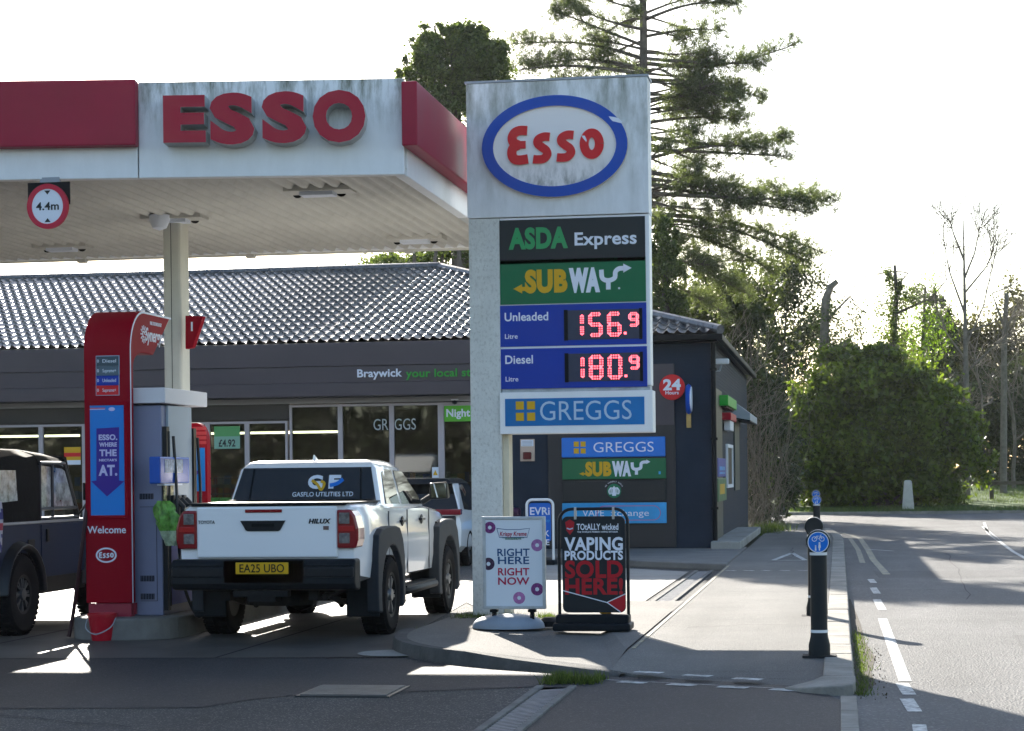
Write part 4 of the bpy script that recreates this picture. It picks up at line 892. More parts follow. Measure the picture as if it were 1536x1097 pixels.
o = MB(); o.box(0, .01, -(y1 - y0) / 2, (y1 - y0) / 2, -(z1 - z0) / 2, (z1 - z0) / 2); o = o.build('notice_card', mat('card_yellow', (.50, .42, .20), .5, noise=(30, .9, 2)), loc=(-6.845, (y0 + y1) / 2, (z0 + z1) / 2)); tag(o, 'small yellow printed notice card below the blue towel box', 'card')
# plastic bag pulled over a nozzle
rings = []
bx, bz = at(250, 766, 19.66); nb = 18
for k in range(13):
    f_ = k / 12; r = .022 + .082 * math.sin(math.pi * min(1, f_ ** .8 * .80 + .08)) ** .8; ring = []
    for j in range(nb):
        a = 2 * math.pi * j / nb; rr = r * (1 + .30 * math.sin(4 * a + 5 * f_) + .22 * math.sin(7 * a - 11 * f_)); ring.append((rr * math.cos(a) + .10 * f_ - .04, rr * .9 * math.sin(a), .10 - f_ * .46))
    rings.append(ring)
t = thing('plastic_bag', 'crumpled green and white plastic bag pulled over a pump nozzle', 'bag', (bx, 19.66, bz)); c = MB(); c.loft(rings[:9], 0); c.build('bag_body', mat('bag_green', (.13, .30, .05), .3, noise=(12, .8)), t, smooth=60)
c = MB(); c.loft(rings[8:], 0); c.build('bag_foot', mat('bag_white', (.38, .46, .30), .3, noise=(12, .6)), t, smooth=60)
# pump number flag on the column
t = thing('pump_number', 'red pump flag with number 1 on the canopy column', 'flag', (COLX, 22.25, at(285, 500, 22.25)[1])); zz = t.location.z
fg = [(at(p[0], p[1], 22.25)[0] - COLX, at(p[0], p[1], 22.25)[1] - zz) for p in ((280, 474), (307, 475), (291, 522), (280, 524))]
c = MB(); c.prism(fg, 'y', -.05, .05); c.build('panel', PRED, t, bevel=.006); c = MB(); c.text('1', at(290, 497, 22.25)[0] - COLX, -.051, at(290, 497, 22.25)[1] - zz, .10, None, 'c', .02, .003); c.build('lettering', LETW, t)
# second pump further along the island
(x1, z1) = at(310, 634, 23.3); x0 = x1 - .56
t = thing('fuel_pump', 'second fuel pump with rounded red end panel, mostly hidden behind the white pickup', 'fuel pump', (x0, 23.3, .235))
pr_ = [(0, 0)] + [(.56, 0)] + [(.56 - .14 * (1 - math.cos(a)), z1 - .235 - .22 + .22 * math.sin(a)) for a in np.linspace(0, math.pi / 2, 7)] + [(.14 - .14 * math.sin(a), z1 - .235 - .22 + .22 * math.cos(a)) for a in np.linspace(0, math.pi / 2, 7)]
c = MB(); c.prism(pr_, 'y', 0, .14); c.build('end_panel', PRED, t, bevel=.01)
c = MB(); c.box(-.05, .30, .14, .60, 0, 1.95); c.build('body', PBODY, t, bevel=.01)
(xx, za), (xy_, zb) = at(291, 672, 23.3), at(308, 737, 23.3); c = MB(); c.box(.08, xy_ - x0, -.006, 0, zb - .235, za - .235); p2_ = c.build('poster', SKYB, t)
c = MB(); c.box(.2, xy_ - x0 - .12, -.009, -.006, zb + .25 - .235, za - .1 - .235); c.poly([(.12, zb + .25 - .235), (xy_ - x0 - .05, zb + .25 - .235), (.28, zb + .05 - .235)], lambda u, v, d: (u, -.006 - d, v), 0, .003); c.build('poster_artwork', MATS['violet'], p2_)
c = MB(); c.text('Welcome', .3, -.001, .55, .07, .42, 'c', .01, .003); c.build('lettering', LETW, t)
for k in range(4):
    c = MB(); xx, zq = at(300, 643 + k * 7, 23.3); c.box(xx - x0 - .12, xx - x0 + .08, -.006, -.001, zq - .235 - .02, zq - .235 + .02); c.build('grade_label', mat('label_red', (.5, .04, .05), .4), t)
# bucket, hose on the far side
bx, by = gnd(147, 964); t = thing('bucket', 'red plastic bucket with grey wire handle in front of the pump plinth', 'bucket', (bx, by + .13, .012))
c = MB(); c.lathe([(0, 0), (.105, 0), (.112, .02), (.145, .25), (.152, .25), (.152, .275), (.138, .275), (.132, .25), (.10, .03), (0, .03)], n=24); c.build('pail', mat('bucket_red', (.42, .012, .025), .35, noise=(3, .1)), t, smooth=35)
c = MB(); c.tube(cr3([(-.15, -.02, .23), (-.13, -.12, .13), (0, -.19, .075), (.13, -.12, .14), (.15, -.02, .23)]), .006, 6); c.build('handle', GREYM, t)
o = MB(); p0 = at(127, 700, 19.5); p1 = gnd(103, 958, .012); o.tube(cr3([(p0[0] - .02, 19.75, p0[1]), (p0[0] - .05, 19.55, 1.0), (p1[0] + .05, p1[1] + .02, .3), (p1[0], p1[1], .03)]), .022, 8); o = o.build('fuel_hose', mat('hose_dark_red', (.035, .012, .014), .5), smooth=60); tag(o, 'dark hose hanging down the left edge of the red pump to the ground', 'hose')
# ------------------------------------------------------------------ vehicles
CARW = mat('car_white', (0.80, 0.81, 0.82), 0.22, coat=1.0, noise=(0.9, 0.02))
CGLASS = mat('car_glass', (0.006, 0.008, 0.009), 0.03, spec=0.45)
TRIM = mat('black_trim', (0.008, 0.011, 0.014), 0.5, spec=.12, noise=(6, 0.15))
LAMPR = mat('lamp_red', (0.22, 0.006, 0.012), 0.12, coat=0.8); LAMPC = mat('lamp_clear', (0.16, 0.15, 0.15), 0.10, coat=0.8, noise=(25, .6))
PLATE = mat('plate_yellow', (0.62, 0.36, 0.01), 0.4)
ALLOY = mat('alloy_grey', (0.14, 0.145, 0.15), 0.35, metal=0.6)

def wheel(parent, x, y, R, w, rr, side, spokes=6, rim_m=None):
    """side +1: outer face looks to +X; tyre > rim"""
    c = MB(); h = w / 2
    c.lathe([(rr - .01, -h + .02), (rr + .02, -h), (R - .05, -h), (R - .012, -h + .03), (R, -h + .06), (R, h - .06), (R - .012, h - .03), (R - .05, h), (rr + .02, h), (rr - .01, h - .02)], n=40, axis='x')
    for k in range(44):
        a = 2 * math.pi * k / 44
        for o_ in (-1, 1):
            ca, sa = math.cos(a + o_ * .03), math.sin(a + o_ * .03); da = .045
            p = []
            for (aa, r_) in ((a + o_ * .03 - da, R - .004), (a + o_ * .03 + da, R - .004), (a + o_ * .03 + da, R + .010), (a + o_ * .03 - da, R + .010)): p.append((r_ * math.cos(aa), r_ * math.sin(aa)))
            c.prism(p, 'x', *sorted((o_ * .02, o_ * (h - .015))))
    t = c.build('wheel', RUB, parent, smooth=35); t.location = (x, y, R)
    c = MB(); s_ = side
    c.lathe([(0, s_ * (h - .10)), (rr - .05, s_ * (h - .10)), (rr - .03, s_ * (h - .02)), (rr, s_ * (h - .012)), (rr, s_ * (-h + .02)), (0, s_ * (-h + .03))], n=36, axis='x', mi=1)
    for k in range(spokes):
        a = 2 * math.pi * k / spokes
        for da in (-.13, .13):
            p = []
            for aa, r_ in ((a - .10, .05), (a + .10, .05), (a + da + .075, rr - .02), (a + da - .075, rr - .02)): p.append((r_ * math.cos(aa), r_ * math.sin(aa)))
            c.prism(p, 'x', *sorted((s_ * (h - .06), s_ * (h - .025 - (.004 if da > 0 else 0)))), 0)
    c.lathe([(0, s_ * (h - .055)), (.075, s_ * (h - .05)), (.06, s_ * (h - .008)), (0, s_ * (h - .005))], n=20, axis='x', mi=0)
    c.build('rim', [rim_m or ALLOY, BLACK], t, smooth=35)
    return t

# --- white pickup
tr = thing('pickup_truck', 'white double cab pickup with black arches seen from behind at the pump', 'pickup truck', (-5.555, 20.30, 0.012))
def tsec(y, w, zb, zt):
    r = [(w - .13, zb), (w - .02, zb + .05), (w, zb + .28 * (zt - zb)), (w + .004, zb + .55 * (zt - zb)), (w - .012, zt - .14), (w - .05, zt - .035), (w - .10, zt)]
    return [(x, y, z) for x, z in r] + [(-x, y, z) for x, z in r[::-1]]
b = MB(); b.loft([tsec(-1.265, .875, .66, 1.355), tsec(-1.20, .905, .62, 1.37), tsec(-.6, .915, .56, 1.37), tsec(.05, .915, .56, 1.37), tsec(.16, .915, .56, 1.34), tsec(1.0, .915, .53, 1.315), tsec(2.15, .91, .52, 1.30), tsec(2.5, .91, .52, 1.275), tsec(3.1, .90, .52, 1.235), tsec(3.6, .86, .50, 1.17), tsec(3.92, .76, .52, 1.08), tsec(4.0, .66, .56, .98)])
body = b.build('body', CARW, tr)
k_ = MB()
for y in (0, 3.1):
    for s_ in (-1, 1): k_.lathe([(0, s_ * .50), (.50, s_ * .50), (.50, s_ * 1.1), (0, s_ * 1.1)], (0, y, .42), n=40, axis='x')
cut(body, k_)
body.data.polygons.foreach_set('use_smooth', [True] * len(body.data.polygons)); body.data.set_sharp_from_angle(angle=R_(28))
# cab: lower ring on the belt, upper ring on the roof
def ringc(z, pts): return [(x, y, z) for x, y in pts]
bl = [(.835, .14), (.85, .5), (.855, 1.5), (.82, 2.35), (.66, 2.62)]; md_ = [(.735, .30), (.745, .6), (.735, 1.3), (.69, 1.62), (.56, 1.72)]; up = [(.67, .38), (.68, .62), (.67, 1.20), (.63, 1.42), (.50, 1.50)]; tp = [(.58, .50), (.59, .66), (.58, 1.12), (.55, 1.26), (.42, 1.34)]
mir = lambda P: P + [(-x, y) for x, y in P[::-1]]
b = MB(); b.loft([ringc(1.29, mir(bl)), ringc(1.72, mir(md_)), ringc(1.785, mir(up)), ringc(1.815, mir(tp))]); cab = b.build('cab', CARW, tr, smooth=38, bevel=.018)
def side(y, z, off=.004, s_=1):
    """point on the cab side plane"""
    t_ = (z - 1.29) / .43; x = .848 - .110 * t_; return (s_ * (x + off), y, z)
def sidepoly(c, pts, s_=1, off=.006, th=.012, mi=0):
    n = len(pts); v = [side(y, z, off, s_) for y, z in pts] + [side(y, z, off - th, s_) for y, z in pts]
    c.add(v, [tuple(range(n))] + [(i, (i + 1) % n, n + (i + 1) % n, n + i) for i in range(n)], mi)
for s_ in (1, -1):
    c = MB(); sidepoly(c, [(.36, 1.345), (1.00, 1.335), (1.00, 1.70), (.66, 1.715), (.50, 1.68)], s_); c.build('side_window', CGLASS, cab)
    c = MB(); sidepoly(c, [(1.10, 1.33), (2.12, 1.315), (2.0, 1.42), (1.52, 1.685), (1.10, 1.70)], s_); c.build('side_window', CGLASS, cab)
    c = MB(); sidepoly(c, [(1.005, 1.32), (1.095, 1.32), (1.095, 1.70), (1.005, 1.70)], s_, .004, .01); c.build('pillar_trim', TRIM, cab) if False else None
# rear glass and its black surround
def rear(x, z, off=.006): t_ = (z - 1.29) / .43; return (x, .14 + .16 * t_ - off, z)
c = MB(); P = [(-.80, 1.335), (.78, 1.335), (.69, 1.735), (-.70, 1.735)]; v = [rear(*p) for p in P] + [rear(*p, -.03) for p in P]; c.add(v, [(0, 1, 2, 3), (0, 1, 5, 4), (1, 2, 6, 5), (2, 3, 7, 6), (3, 0, 4, 7)]); rg = c.build('rear_window', CGLASS, cab)
c = MB()
for (xa_, xb_) in ((-.62, -.60), (.60, .62)): v = [rear(xa_, 1.34, .009), rear(xb_, 1.34, .009), rear(xb_ * .95, 1.73, .009), rear(xa_ * .95, 1.73, .009)]; c.add(v, [(0, 1, 2, 3)])
c.build('window_divider', BLACK, rg)
fR = lambda u, v, d: rear(u, v, .008 + d)
c = MB(); c.text('GASFLO UTILITIES LTD', .19, 0, 1.43, .046, .66, 'c', .006, .002, 0, fn=lambda a, b_, d: fR(a, b_, d)); c.text('G', .10, 0, 1.52, .125, .16, 'c', .05, .002, 0, fn=lambda a, b_, d: fR(a, b_, d)); c.text('F', .31, 0, 1.52, .125, .13, 'c', .05, .002, 0, fn=lambda a, b_, d: fR(a, b_, d))
c.ribbon(cr([(.06, 1.60), (.12, 1.56), (.17, 1.50), (.20, 1.565), (.16, 1.59)], 5), .028, fR, .002, .006, 1); c.ribbon(cr([(.26, 1.545), (.34, 1.565), (.40, 1.61)], 5), .040, fR, .002, .006, 2); c.build('window_lettering', [LETW, YEL, BRIGHTB], rg)
c = MB()
c.box(-.80, .78, .02, .12, 1.37, 1.40); c.box(-.835, .835, -1.27, .10, 1.371, 1.385); c.build('bed_cover', BLACK, tr, bevel=.006)
c = MB(); c.hexa([(-.02, .56, 1.80), (.02, .56, 1.80), (.015, .74, 1.805), (-.015, .74, 1.805), (-.006, .57, 1.875), (.006, .57, 1.875), (.005, .62, 1.86), (-.005, .62, 1.86)]); c.build('aerial', CARW, cab, bevel=.004)
# tailgate
tg = MB(); tg.box(-.705, .725, -1.305, -1.255, .845, 1.352); tgo = tg.build('tailgate', CARW, tr, bevel=.02, seg=3)
c = MB(); c.box(-.76, .80, -1.30, -1.22, 1.355, 1.378); c.build('tailgate_cap', BLACK, tgo, bevel=.006)
c = MB(); c.box(-.205, .17, -1.316, -1.304, 1.29, 1.322); c.build('brake_light', LAMPR, tgo, bevel=.006)
c = MB(); c.prism([(-.255, 1.212), (.205, 1.212), (.15, 1.118), (.13, 1.108), (-.18, 1.108), (-.20, 1.118)], 'y', -1.318, -1.3); c.build('handle_recess', SATIN, tgo, bevel=.004); c = MB(); c.box(-.14, .09, -1.326, -1.316, 1.15, 1.185); c.build('handle', BLACK, tgo, bevel=.006)
c = MB(); c.text('TOYOTA', -.60, -1.3065, 1.184, .032, .17, 'c', .004, .004); c.text('HILUX', .55, -1.3065, 1.182, .042, .225, 'c', .045, .004, shear=.2); c.build('badge', BLACK, tgo); c = MB(); c.box(.585, .64, -1.312, -1.3055, 1.118, 1.155); c.build('grade_badge', mat('badge_bronze', (.16, .10, .09), .4), tgo)
for s_ in (-1, 1):
    pr2 = [(s_ * .712 + .01, .935), (s_ * .90 + .01, .935), (s_ * .925 + .01, 1.02), (s_ * .925 + .01, 1.13), (s_ * .895 + .01, 1.25), (s_ * .85 + .01, 1.315), (s_ * .712 + .01, 1.315)]
    c = MB(); c.prism(pr2, 'y', -1.318, -1.03); lt = c.build('tail_light', LAMPR, tr, bevel=.02, seg=3)
    for z0, z1 in ((1.175, 1.285), (.985, 1.085)):
        c = MB(); xs_ = sorted((s_ * .735 + .01, s_ * .842 + .01)); c.box(*xs_, -1.328, -1.315, z0, z1); c.build('clear_lens', LAMPC, lt, bevel=.008)
    c = MB(); xs_ = sorted((s_ * .73 + .01, s_ * .89 + .01)); c.box(*xs_, -1.326, -1.316, 1.10, 1.155); c.build('red_lens', mat('lens_red', (.38, .01, .015), .1, coat=1), lt, bevel=.01)
# bumper
b = MB(); b.prism([(-1.20, .835), (-1.40, .835), (-1.44, .80), (-1.45, .60), (-1.41, .54), (-1.20, .52)], 'x', -.93, .93); bu = b.build('bumper', TRIM, tr, bevel=.03, seg=3)
for xa_, xb_ in ((-.92, -.39), (.42, .92)): c = MB(); c.box(xa_, xb_, -1.458, -1.42, .655, .765); c.build('step_recess', SATIN, bu, bevel=.02); c = MB(); c.box(-.39, .42, -1.452, -1.40, .60, .83); c.build('plate_housing', BLACK, bu, bevel=.01)
for xa_, xb_ in ((-.875, -.42), (.44, .875)): c = MB(); c.box(xa_, xb_, -1.463, -1.45, .765, .785); c.build('step_lip', TRIM, bu, bevel=.004)
c = MB(); c.box(-.26, .27, -1.464, -1.45, .695, .807); pl = c.build('number_plate', PLATE, bu, bevel=.003); c = MB(); c.text('EA25 UBO', .005, -1.465, .712, .078, .45, 'c', .01, .002); c.build('plate_lettering', BLACK, pl)
# arches, flaps, wheels, underside
for y in (0, 3.1):
    for s_ in (-1, 1):
        c = MB(); arc = [(y + .505 * math.cos(a), .42 + .505 * math.sin(a)) for a in np.linspace(-.35, math.pi + .35, 15)]
        outp = [(y + .63, .28), (y + .63, .45), (y + .625, .62), (y + .61, .80), (y + .53, .98), (y + .40, 1.09), (y + .22, 1.115), (y, 1.12), (y - .22, 1.12), (y - .42, 1.10), (y - .60, 1.04), (y - .645, .86), (y - .65, .62), (y - .645, .42), (y - .63, .27)]
        n = 15; x0, x1 = s_ * .86, s_ * .985
        v = [(x1, *p) for p in arc] + [(x1 - s_ * .005, *p) for p in outp] + [(x0, *p) for p in arc] + [(x0, *p) for p in outp]
        f = [(i, i + 1, n + i + 1, n + i) for i in range(n - 1)] + [(i, i + 1, 2 * n + i + 1, 2 * n + i) for i in range(n - 1)] + [(n + i, n + i + 1, 3 * n + i + 1, 3 * n + i) for i in range(n - 1)] + [(0, n, 3 * n, 2 * n), (n - 1, 2 * n - 1, 4 * n - 1, 3 * n - 1)]
        c.add(v, f); c.build('wheel_arch', mat('arch_grey', (.024, .030, .038), .55, spec=.12, noise=(5, .12)), tr, bevel=.016)
        wheel(tr, s_ * .845, y, .405, .27, .235, s_)
        c = MB(); xs_ = sorted((s_ * .63, s_ * .975)); c.box(*xs_, y - .60 if y == 0 else y - .58, y - .575 if y == 0 else y - .555, .215, .62); c.build('mud_flap', TRIM, tr, bevel=.02)
        c = MB(); c.lathe([(.02, s_ * .60), (.50, s_ * .60), (.50, s_ * .62)], (0, y, .42), n=28, axis='x', a0=0, a1=math.pi); c.build('arch_liner', BLACK, tr)
for s_ in (-1, 1):
    c = MB(); c.tube([(s_ * .90, .72, .40), (s_ * .955, .78, .40), (s_ * .955, 2.30, .40), (s_ * .90, 2.36, .40)], .045, 8); c.box(*sorted((s_ * .80, s_ * .97)), .75, 2.3, .425, .455); c.build('side_step', TRIM, tr, smooth=40)
c = MB(); c.box(-.66, .66, -1.15, 3.8, .50, .80); c.box(-.50, -.40, -1.2, 3.7, .42, .56); c.box(.40, .50, -1.2, 3.7, .42, .56); c.tube([(-.75, 0, .40), (.75, 0, .40)], .06, 10); c.lathe([(0, -.16), (.12, -.12), (.17, 0), (.12, .12), (0, .16)], (0, 0, .40), n=16, axis='x')
for s_ in (-1, 1): c.tube([(s_ * .52, -.9, .46), (s_ * .52, -.4, .36), (s_ * .52, .0, .33), (s_ * .52, .5, .37), (s_ * .52, .9, .46)], .035, 6); c.tube([(s_ * .42, -.35, .5), (s_ * .46, -.1, .30)], .03, 8)
c.lathe([(.12, -.1), (.36, -.1), (.37, 0), (.36, .1), (.12, .1)], (0, -.75, .46), n=24, axis='z'); c.tube([(.60, .8, .45), (.62, .0, .52), (.55, -1.0, .47), (.55, -1.15, .45)], .035, 8); c.box(-.16, .12, -1.40, -1.2, .42, .52); c.box(-.30, .25, -1.42, -1.3, .47, .53)
c.build('chassis', BLACK, tr)
for ya_, z0_ in ((.13, .60), (1.04, .58), (2.20, .58)): c = MB(); c.box(.905, .9188, ya_, ya_ + .011, z0_, 1.27); c.build('door_gap', mat('gap_grey', (.10, .10, .105), .6), tr)
for y in (.78, 1.78):
    c = MB(); c.box(.905, .945, y - .10, y + .10, 1.135, 1.165); c.lathe([(0, .0), (.055, .0), (.055, .016), (0, .016)], (.905, y + .02, 1.15), n=16, axis='x'); c.build('door_handle', SATIN, tr, bevel=.008)
c = MB(); c.box(.90, .925, 2.62, 2.80, 1.07, 1.10); c.build('wing_badge', SATIN, tr, bevel=.004)
for s_ in (1, -1):
    c = MB(); c.hexa([(s_ * .93, 2.12, 1.36), (s_ * 1.16, 2.10, 1.37), (s_ * 1.15, 2.28, 1.38), (s_ * .93, 2.28, 1.36), (s_ * .95, 2.12, 1.55), (s_ * 1.15, 2.10, 1.565), (s_ * 1.13, 2.26, 1.55), (s_ * .95, 2.26, 1.55)]); c.tube([(s_ * .84, 2.16, 1.33), (s_ * .95, 2.18, 1.40)], .035, 8); mo = c.build('wing_mirror', SATIN, tr, bevel=.025, seg=3)
    c = MB(); xs_ = sorted((s_ * .965, s_ * 1.14)); c.box(*xs_, 2.092, 2.10, 1.385, 1.545); c.build('mirror_glass', mat('mirror_face', (.5, .5, .5), .03, metal=1), mo)

# --- navy off-roader with soft top
lr = thing('off_road_car', 'old navy four wheel drive with black canvas top left of the red pump', 'off-roader', (-9.40, 20.0, 0.012))
LRN = mat('old_navy', (.012, .022, .048), .45, spec=.06, noise=(2, .15)); CANV = mat('canvas', (.006, .0065, .007), .8, spec=.06, noise=(5, .3), bump=(9, .5)); LIN = mat('clear_plastic', (.30, .34, .38), .1, noise=(9, .7, 3), coat=1)
b = MB(); b.prism([(-.72, .60), (-.72, 1.17), (1.80, 1.17), (3.0, 1.14), (3.05, .60)], 'x', -.86, .86); lb_ = b.build('body', LRN, lr)
k_ = MB()
for y in (0, 2.36):
    for s_ in (-1, 1): k_.lathe([(0, s_ * .52), (.47, s_ * .52), (.47, s_ * 1.0), (0, s_ * 1.0)], (0, y, .44), n=36, axis='x')
cut(lb_, k_)
c = MB(); c.box(-.875, .875, -.73, 1.80, 1.165, 1.195); c.build('waist_rail', mat('galvanised', (.22, .24, .26), .4, metal=.5), lr, bevel=.006)
# canvas tilt: sides and top
c = MB(); R0 = [(.86, 1.19), (.855, 1.75), (.80, 1.90), (.60, 1.97), (0, 2.0)]
def cs(y, dz): return [(x, y, z + (dz if z > 1.5 else 0)) for x, z in R0] + [(-x, y, z + (dz if z > 1.5 else 0)) for x, z in R0[-2::-1]]
c.loft([cs(-.74, -.02), cs(-.4, -.03), cs(0, .0), cs(.35, -.02), cs(.58, 0)]); c.build('canvas_top', CANV, lr, smooth=50)
c = MB(); c.loft([cs(.58, 0), cs(.9, -.025), cs(1.25, -.04), [(x * .97, 1.45, z - .06) if z > 1.5 else (x, 1.45, z) for x, y_, z in cs(1.4, -.04)]], caps=False)
c2 = MB(); R1_ = [(.855, 1.80), (.80, 1.91), (.60, 1.97), (0, 2.0)]
def cs2(y, dz): return [(x, y, z + dz) for x, z in R1_] + [(-x, y, z + dz) for x, z in R1_[-2::-1]]
c2.loft([cs2(.58, 0), cs2(.9, -.02), cs2(1.25, -.04), cs2(1.42, -.09)]); c2.build('canvas_top', CANV, lr, smooth=50)
c = MB(); c.add([(.866, -.62, 1.40), (.866, -.04, 1.42), (.864, -.08, 1.74), (.864, -.62, 1.74)], [(0, 1, 2, 3)]); c.build('plastic_window', LIN, lr)
c = MB(); X1 = .868
for pts in ([(.60, 1.20), (.60, 1.82)], [(.60, 1.82), (1.30, 1.82)], [(1.30, 1.82), (1.70, 1.24)], [(.60, 1.215), (1.72, 1.215)], [(.95, 1.22), (.95, 1.82)], [(.60, 1.32), (1.66, 1.32)]):
    c.tube([(X1 - .02, *pts[0]), (X1 - .02, *pts[1])], .02, 6)
dt = c.build('door_frame', mat('frame_dark', (.05, .055, .06), .4, metal=.4), lr)
c = MB(); c.add([(X1 - .03, .62, 1.34), (X1 - .03, 1.62, 1.34), (X1 - .03, 1.29, 1.80), (X1 - .03, .62, 1.80)], [(0, 1, 2, 3)]); c.build('door_glass', mat('bright_film', (.30, .34, .36), .08, noise=(6, .8, 4), coat=1), dt)
c = MB(); c.box(.861, .870, .585, 1.70, .58, 1.15); dd = c.build('door', LRN, lr, bevel=.006); c = MB(); c.box(.87, .89, .70, .76, .96, 1.10); c.build('door_handle', BLACK, dd, bevel=.006)
c = MB()
for s_ in (-1, 1):
    c.tube([(s_ * .84, 1.70, 1.2), (s_ * .82, 1.36, 1.88)], .03, 6)
c.tube([(-.82, 1.36, 1.88), (.82, 1.36, 1.88)], .03, 6); c.build('windscreen_frame', BLACK, lr)
c = MB(); c.box(-.72, .72, -.70, 3.0, .42, .62); c.box(.74, .84, .6, 1.9, .40, .58); c.box(-.84, -.74, .6, 1.9, .40, .58); c.tube([(-.7, 0, .42), (.7, 0, .42)], .06, 8); c.lathe([(0, -.15), (.14, -.08), (.14, .08), (0, .15)], (-.2, 1.2, .38), n=14, axis='x'); c.box(-.86, .86, 2.95, 3.15, .48, .66); c.build('chassis', BLACK, lr)
for y in (0, 2.36):
    for s_ in (-1, 1):
        wheel(lr, s_ * .80, y, .43, .24, .21, s_, 8, mat('steel_wheel', (.035, .04, .045), .5))
        c = MB(); arc = [(y + .475 * math.cos(a), .44 + .475 * math.sin(a)) for a in np.linspace(0, math.pi, 13)]; ou = [(y + .57 * math.cos(a), .44 + .56 * math.sin(a)) for a in np.linspace(0, math.pi, 13)]
        n = 13; x0, x1 = s_ * .84, s_ * .965; v = [(x1 - s_ * .03, *p) for p in arc] + [(x1, y + (p[0] - y) * 1.08, .44 + (p[1] - .44) * 1.08) for p in arc] + [(x0, *p) for p in ou] + [(x0, *p) for p in arc]
        f = [(k * n + i, k * n + i + 1, ((k + 1) % 4) * n + i + 1, ((k + 1) % 4) * n + i) for k in range(4) for i in range(n - 1)] + [(0, n, 2 * n, 3 * n), (n - 1, 2 * n - 1, 3 * n - 1, 4 * n - 1)]; c.add(v, f); c.build('wheel_arch', SATIN, lr, bevel=.01, smooth=40)
for s_ in (-1, 1):
    c = MB(); c.box(*sorted((s_ * .92, s_ * 1.08)), 1.66, 1.70, 1.40, 1.60); c.tube([(s_ * .85, 1.68, 1.22), (s_ * 1.0, 1.69, 1.42)], .015, 6); c.build('wing_mirror', BLACK, lr, bevel=.015)
c = MB(); c.box(.862, .872, .22, .40, .78, 1.0); c.build('filler_recess', BLACK, lr, bevel=.01)
# union flag cloth over the rear corner
c = MB(); g = 14; vs = []; fs = []; ms = []
for i in range(g + 1):
    for j in range(g + 1):
        u, v = i / g, j / g; z = 1.42 - .52 * v; y = -.96 + .42 * u * (1 - .35 * v) + .10 * v; vs.append((.885 + .03 * math.sin(7 * u + 3 * v) + .04 * v, y, z))
for i in range(g):
    for j in range(g):
        u, v = (i + .5) / g - .5, (j + .5) / g - .5; m_ = 1
        if abs(u) < .09 or abs(v) < .09: m_ = 2
        elif abs(u) < .17 or abs(v) < .17: m_ = 0
        elif abs(abs(u) - abs(v)) < .10: m_ = 0
        fs.append((i * (g + 1) + j, (i + 1) * (g + 1) + j, (i + 1) * (g + 1) + j + 1, i * (g + 1) + j + 1)); ms.append(m_)
c.v = vs; c.f = fs; c.m = ms; fl = c.build('flag', [mat('flag_white', (.40, .38, .42), .7), mat('flag_blue', (.05, .05, .16), .7), mat('flag_red', (.35, .05, .07), .7)], smooth=60, loc=(-9.40, 20.0, 0.012)); tag(fl, 'crumpled union flag cloth hanging beside the navy off-roader', 'flag')

# --- white hatchback by the shop
hc = thing('parked_car', 'white hatchback with black roof parked beyond the white pickup', 'car', (-6.92, 36.0, 0.0))
hc.location = (gnd(697, 849)[0] - .80, gnd(697, 849)[1], 0.01)
def hs(y, w, zb, zt): r = [(w - .10, zb), (w, zb + .1), (w + .01, zb + .35), (w, zt - .22), (w - .05, zt - .04), (w - .12, zt)]; return [(x, y, z) for x, z in r] + [(-x, y, z) for x, z in r[::-1]]
b = MB(); b.loft([hs(-.78, .80, .40, .95), hs(-.70, .87, .28, 1.02), hs(-.3, .90, .25, 1.05), hs(1.0, .90, .22, 1.02), hs(2.5, .89, .22, .98), hs(3.0, .86, .25, .88), hs(3.4, .76, .3, .72)]); hb_ = b.build('body', CARW, hc)
k_ = MB()
for y in (0, 2.77):
    for s_ in (-1, 1): k_.lathe([(0, s_ * .6), (.37, s_ * .6), (.37, s_ * 1.1), (0, s_ * 1.1)], (0, y, .34), n=32, axis='x')
cut(hb_, k_); hb_.data.polygons.foreach_set('use_smooth', [True] * len(hb_.data.polygons)); hb_.data.set_sharp_from_angle(angle=R_(30))
l0 = [(.80, -.62), (.84, .2), (.84, 1.2), (.78, 2.3)]; l1 = [(.64, -.15), (.66, .4), (.66, 1.0), (.60, 1.45)]; l2 = [(.56, -.28), (.60, .4), (.60, .95), (.52, 1.35)]
b = MB(); b.loft([ringc(1.0, mir(l0)), ringc(1.48, mir(l1)), ringc(1.56, mir(l2))]); gh = b.build('cabin', CGLASS, hc, smooth=30)
b = MB(); b.loft([ringc(1.485, mir([(p[0] + .02, p[1] - (.18 if i == 0 else 0)) for i, p in enumerate(l1)])), ringc(1.565, mir(l2)), ringc(1.585, mir([(p[0] - .08, p[1]) for p in l2]))]); b.build('roof', SATIN, hc, smooth=40)
for s_ in (1, -1):
    c = MB(); v = [(s_ * .86, -.66, .99), (s_ * .845, -.22, 1.0), (s_ * .70, .0, 1.49), (s_ * .66, -.26, 1.49)]; c.add(v + [(p[0] - s_ * .03, p[1], p[2]) for p in v], [(0, 1, 2, 3), (0, 1, 5, 4), (1, 2, 6, 5), (2, 3, 7, 6), (3, 0, 4, 7)]); c.build('rear_pillar', CARW, hc)
    c = MB(); c.box(*sorted((s_ * .42, s_ * .885)), -.80, -.62, .93, 1.035); c.build('tail_light', LAMPR, hc, bevel=.02)
    for y in (0, 2.77): wheel(hc, s_ * .80, y, .34, .22, .22, s_, 5, mat('alloy_bright', (.30, .31, .32), .3, metal=.8))
c = MB(); c.box(-.80, .80, -.815, -.74, .60, .92); c.build('tailgate', SATIN, hc, bevel=.03); c = MB(); c.box(-.82, .82, -.83, -.72, .30, .52); c.build('bumper', TRIM, hc, bevel=.03); c = MB(); c.box(-.26, .26, -.835, -.825, .66, .77); c.build('number_plate', PLATE, hc)
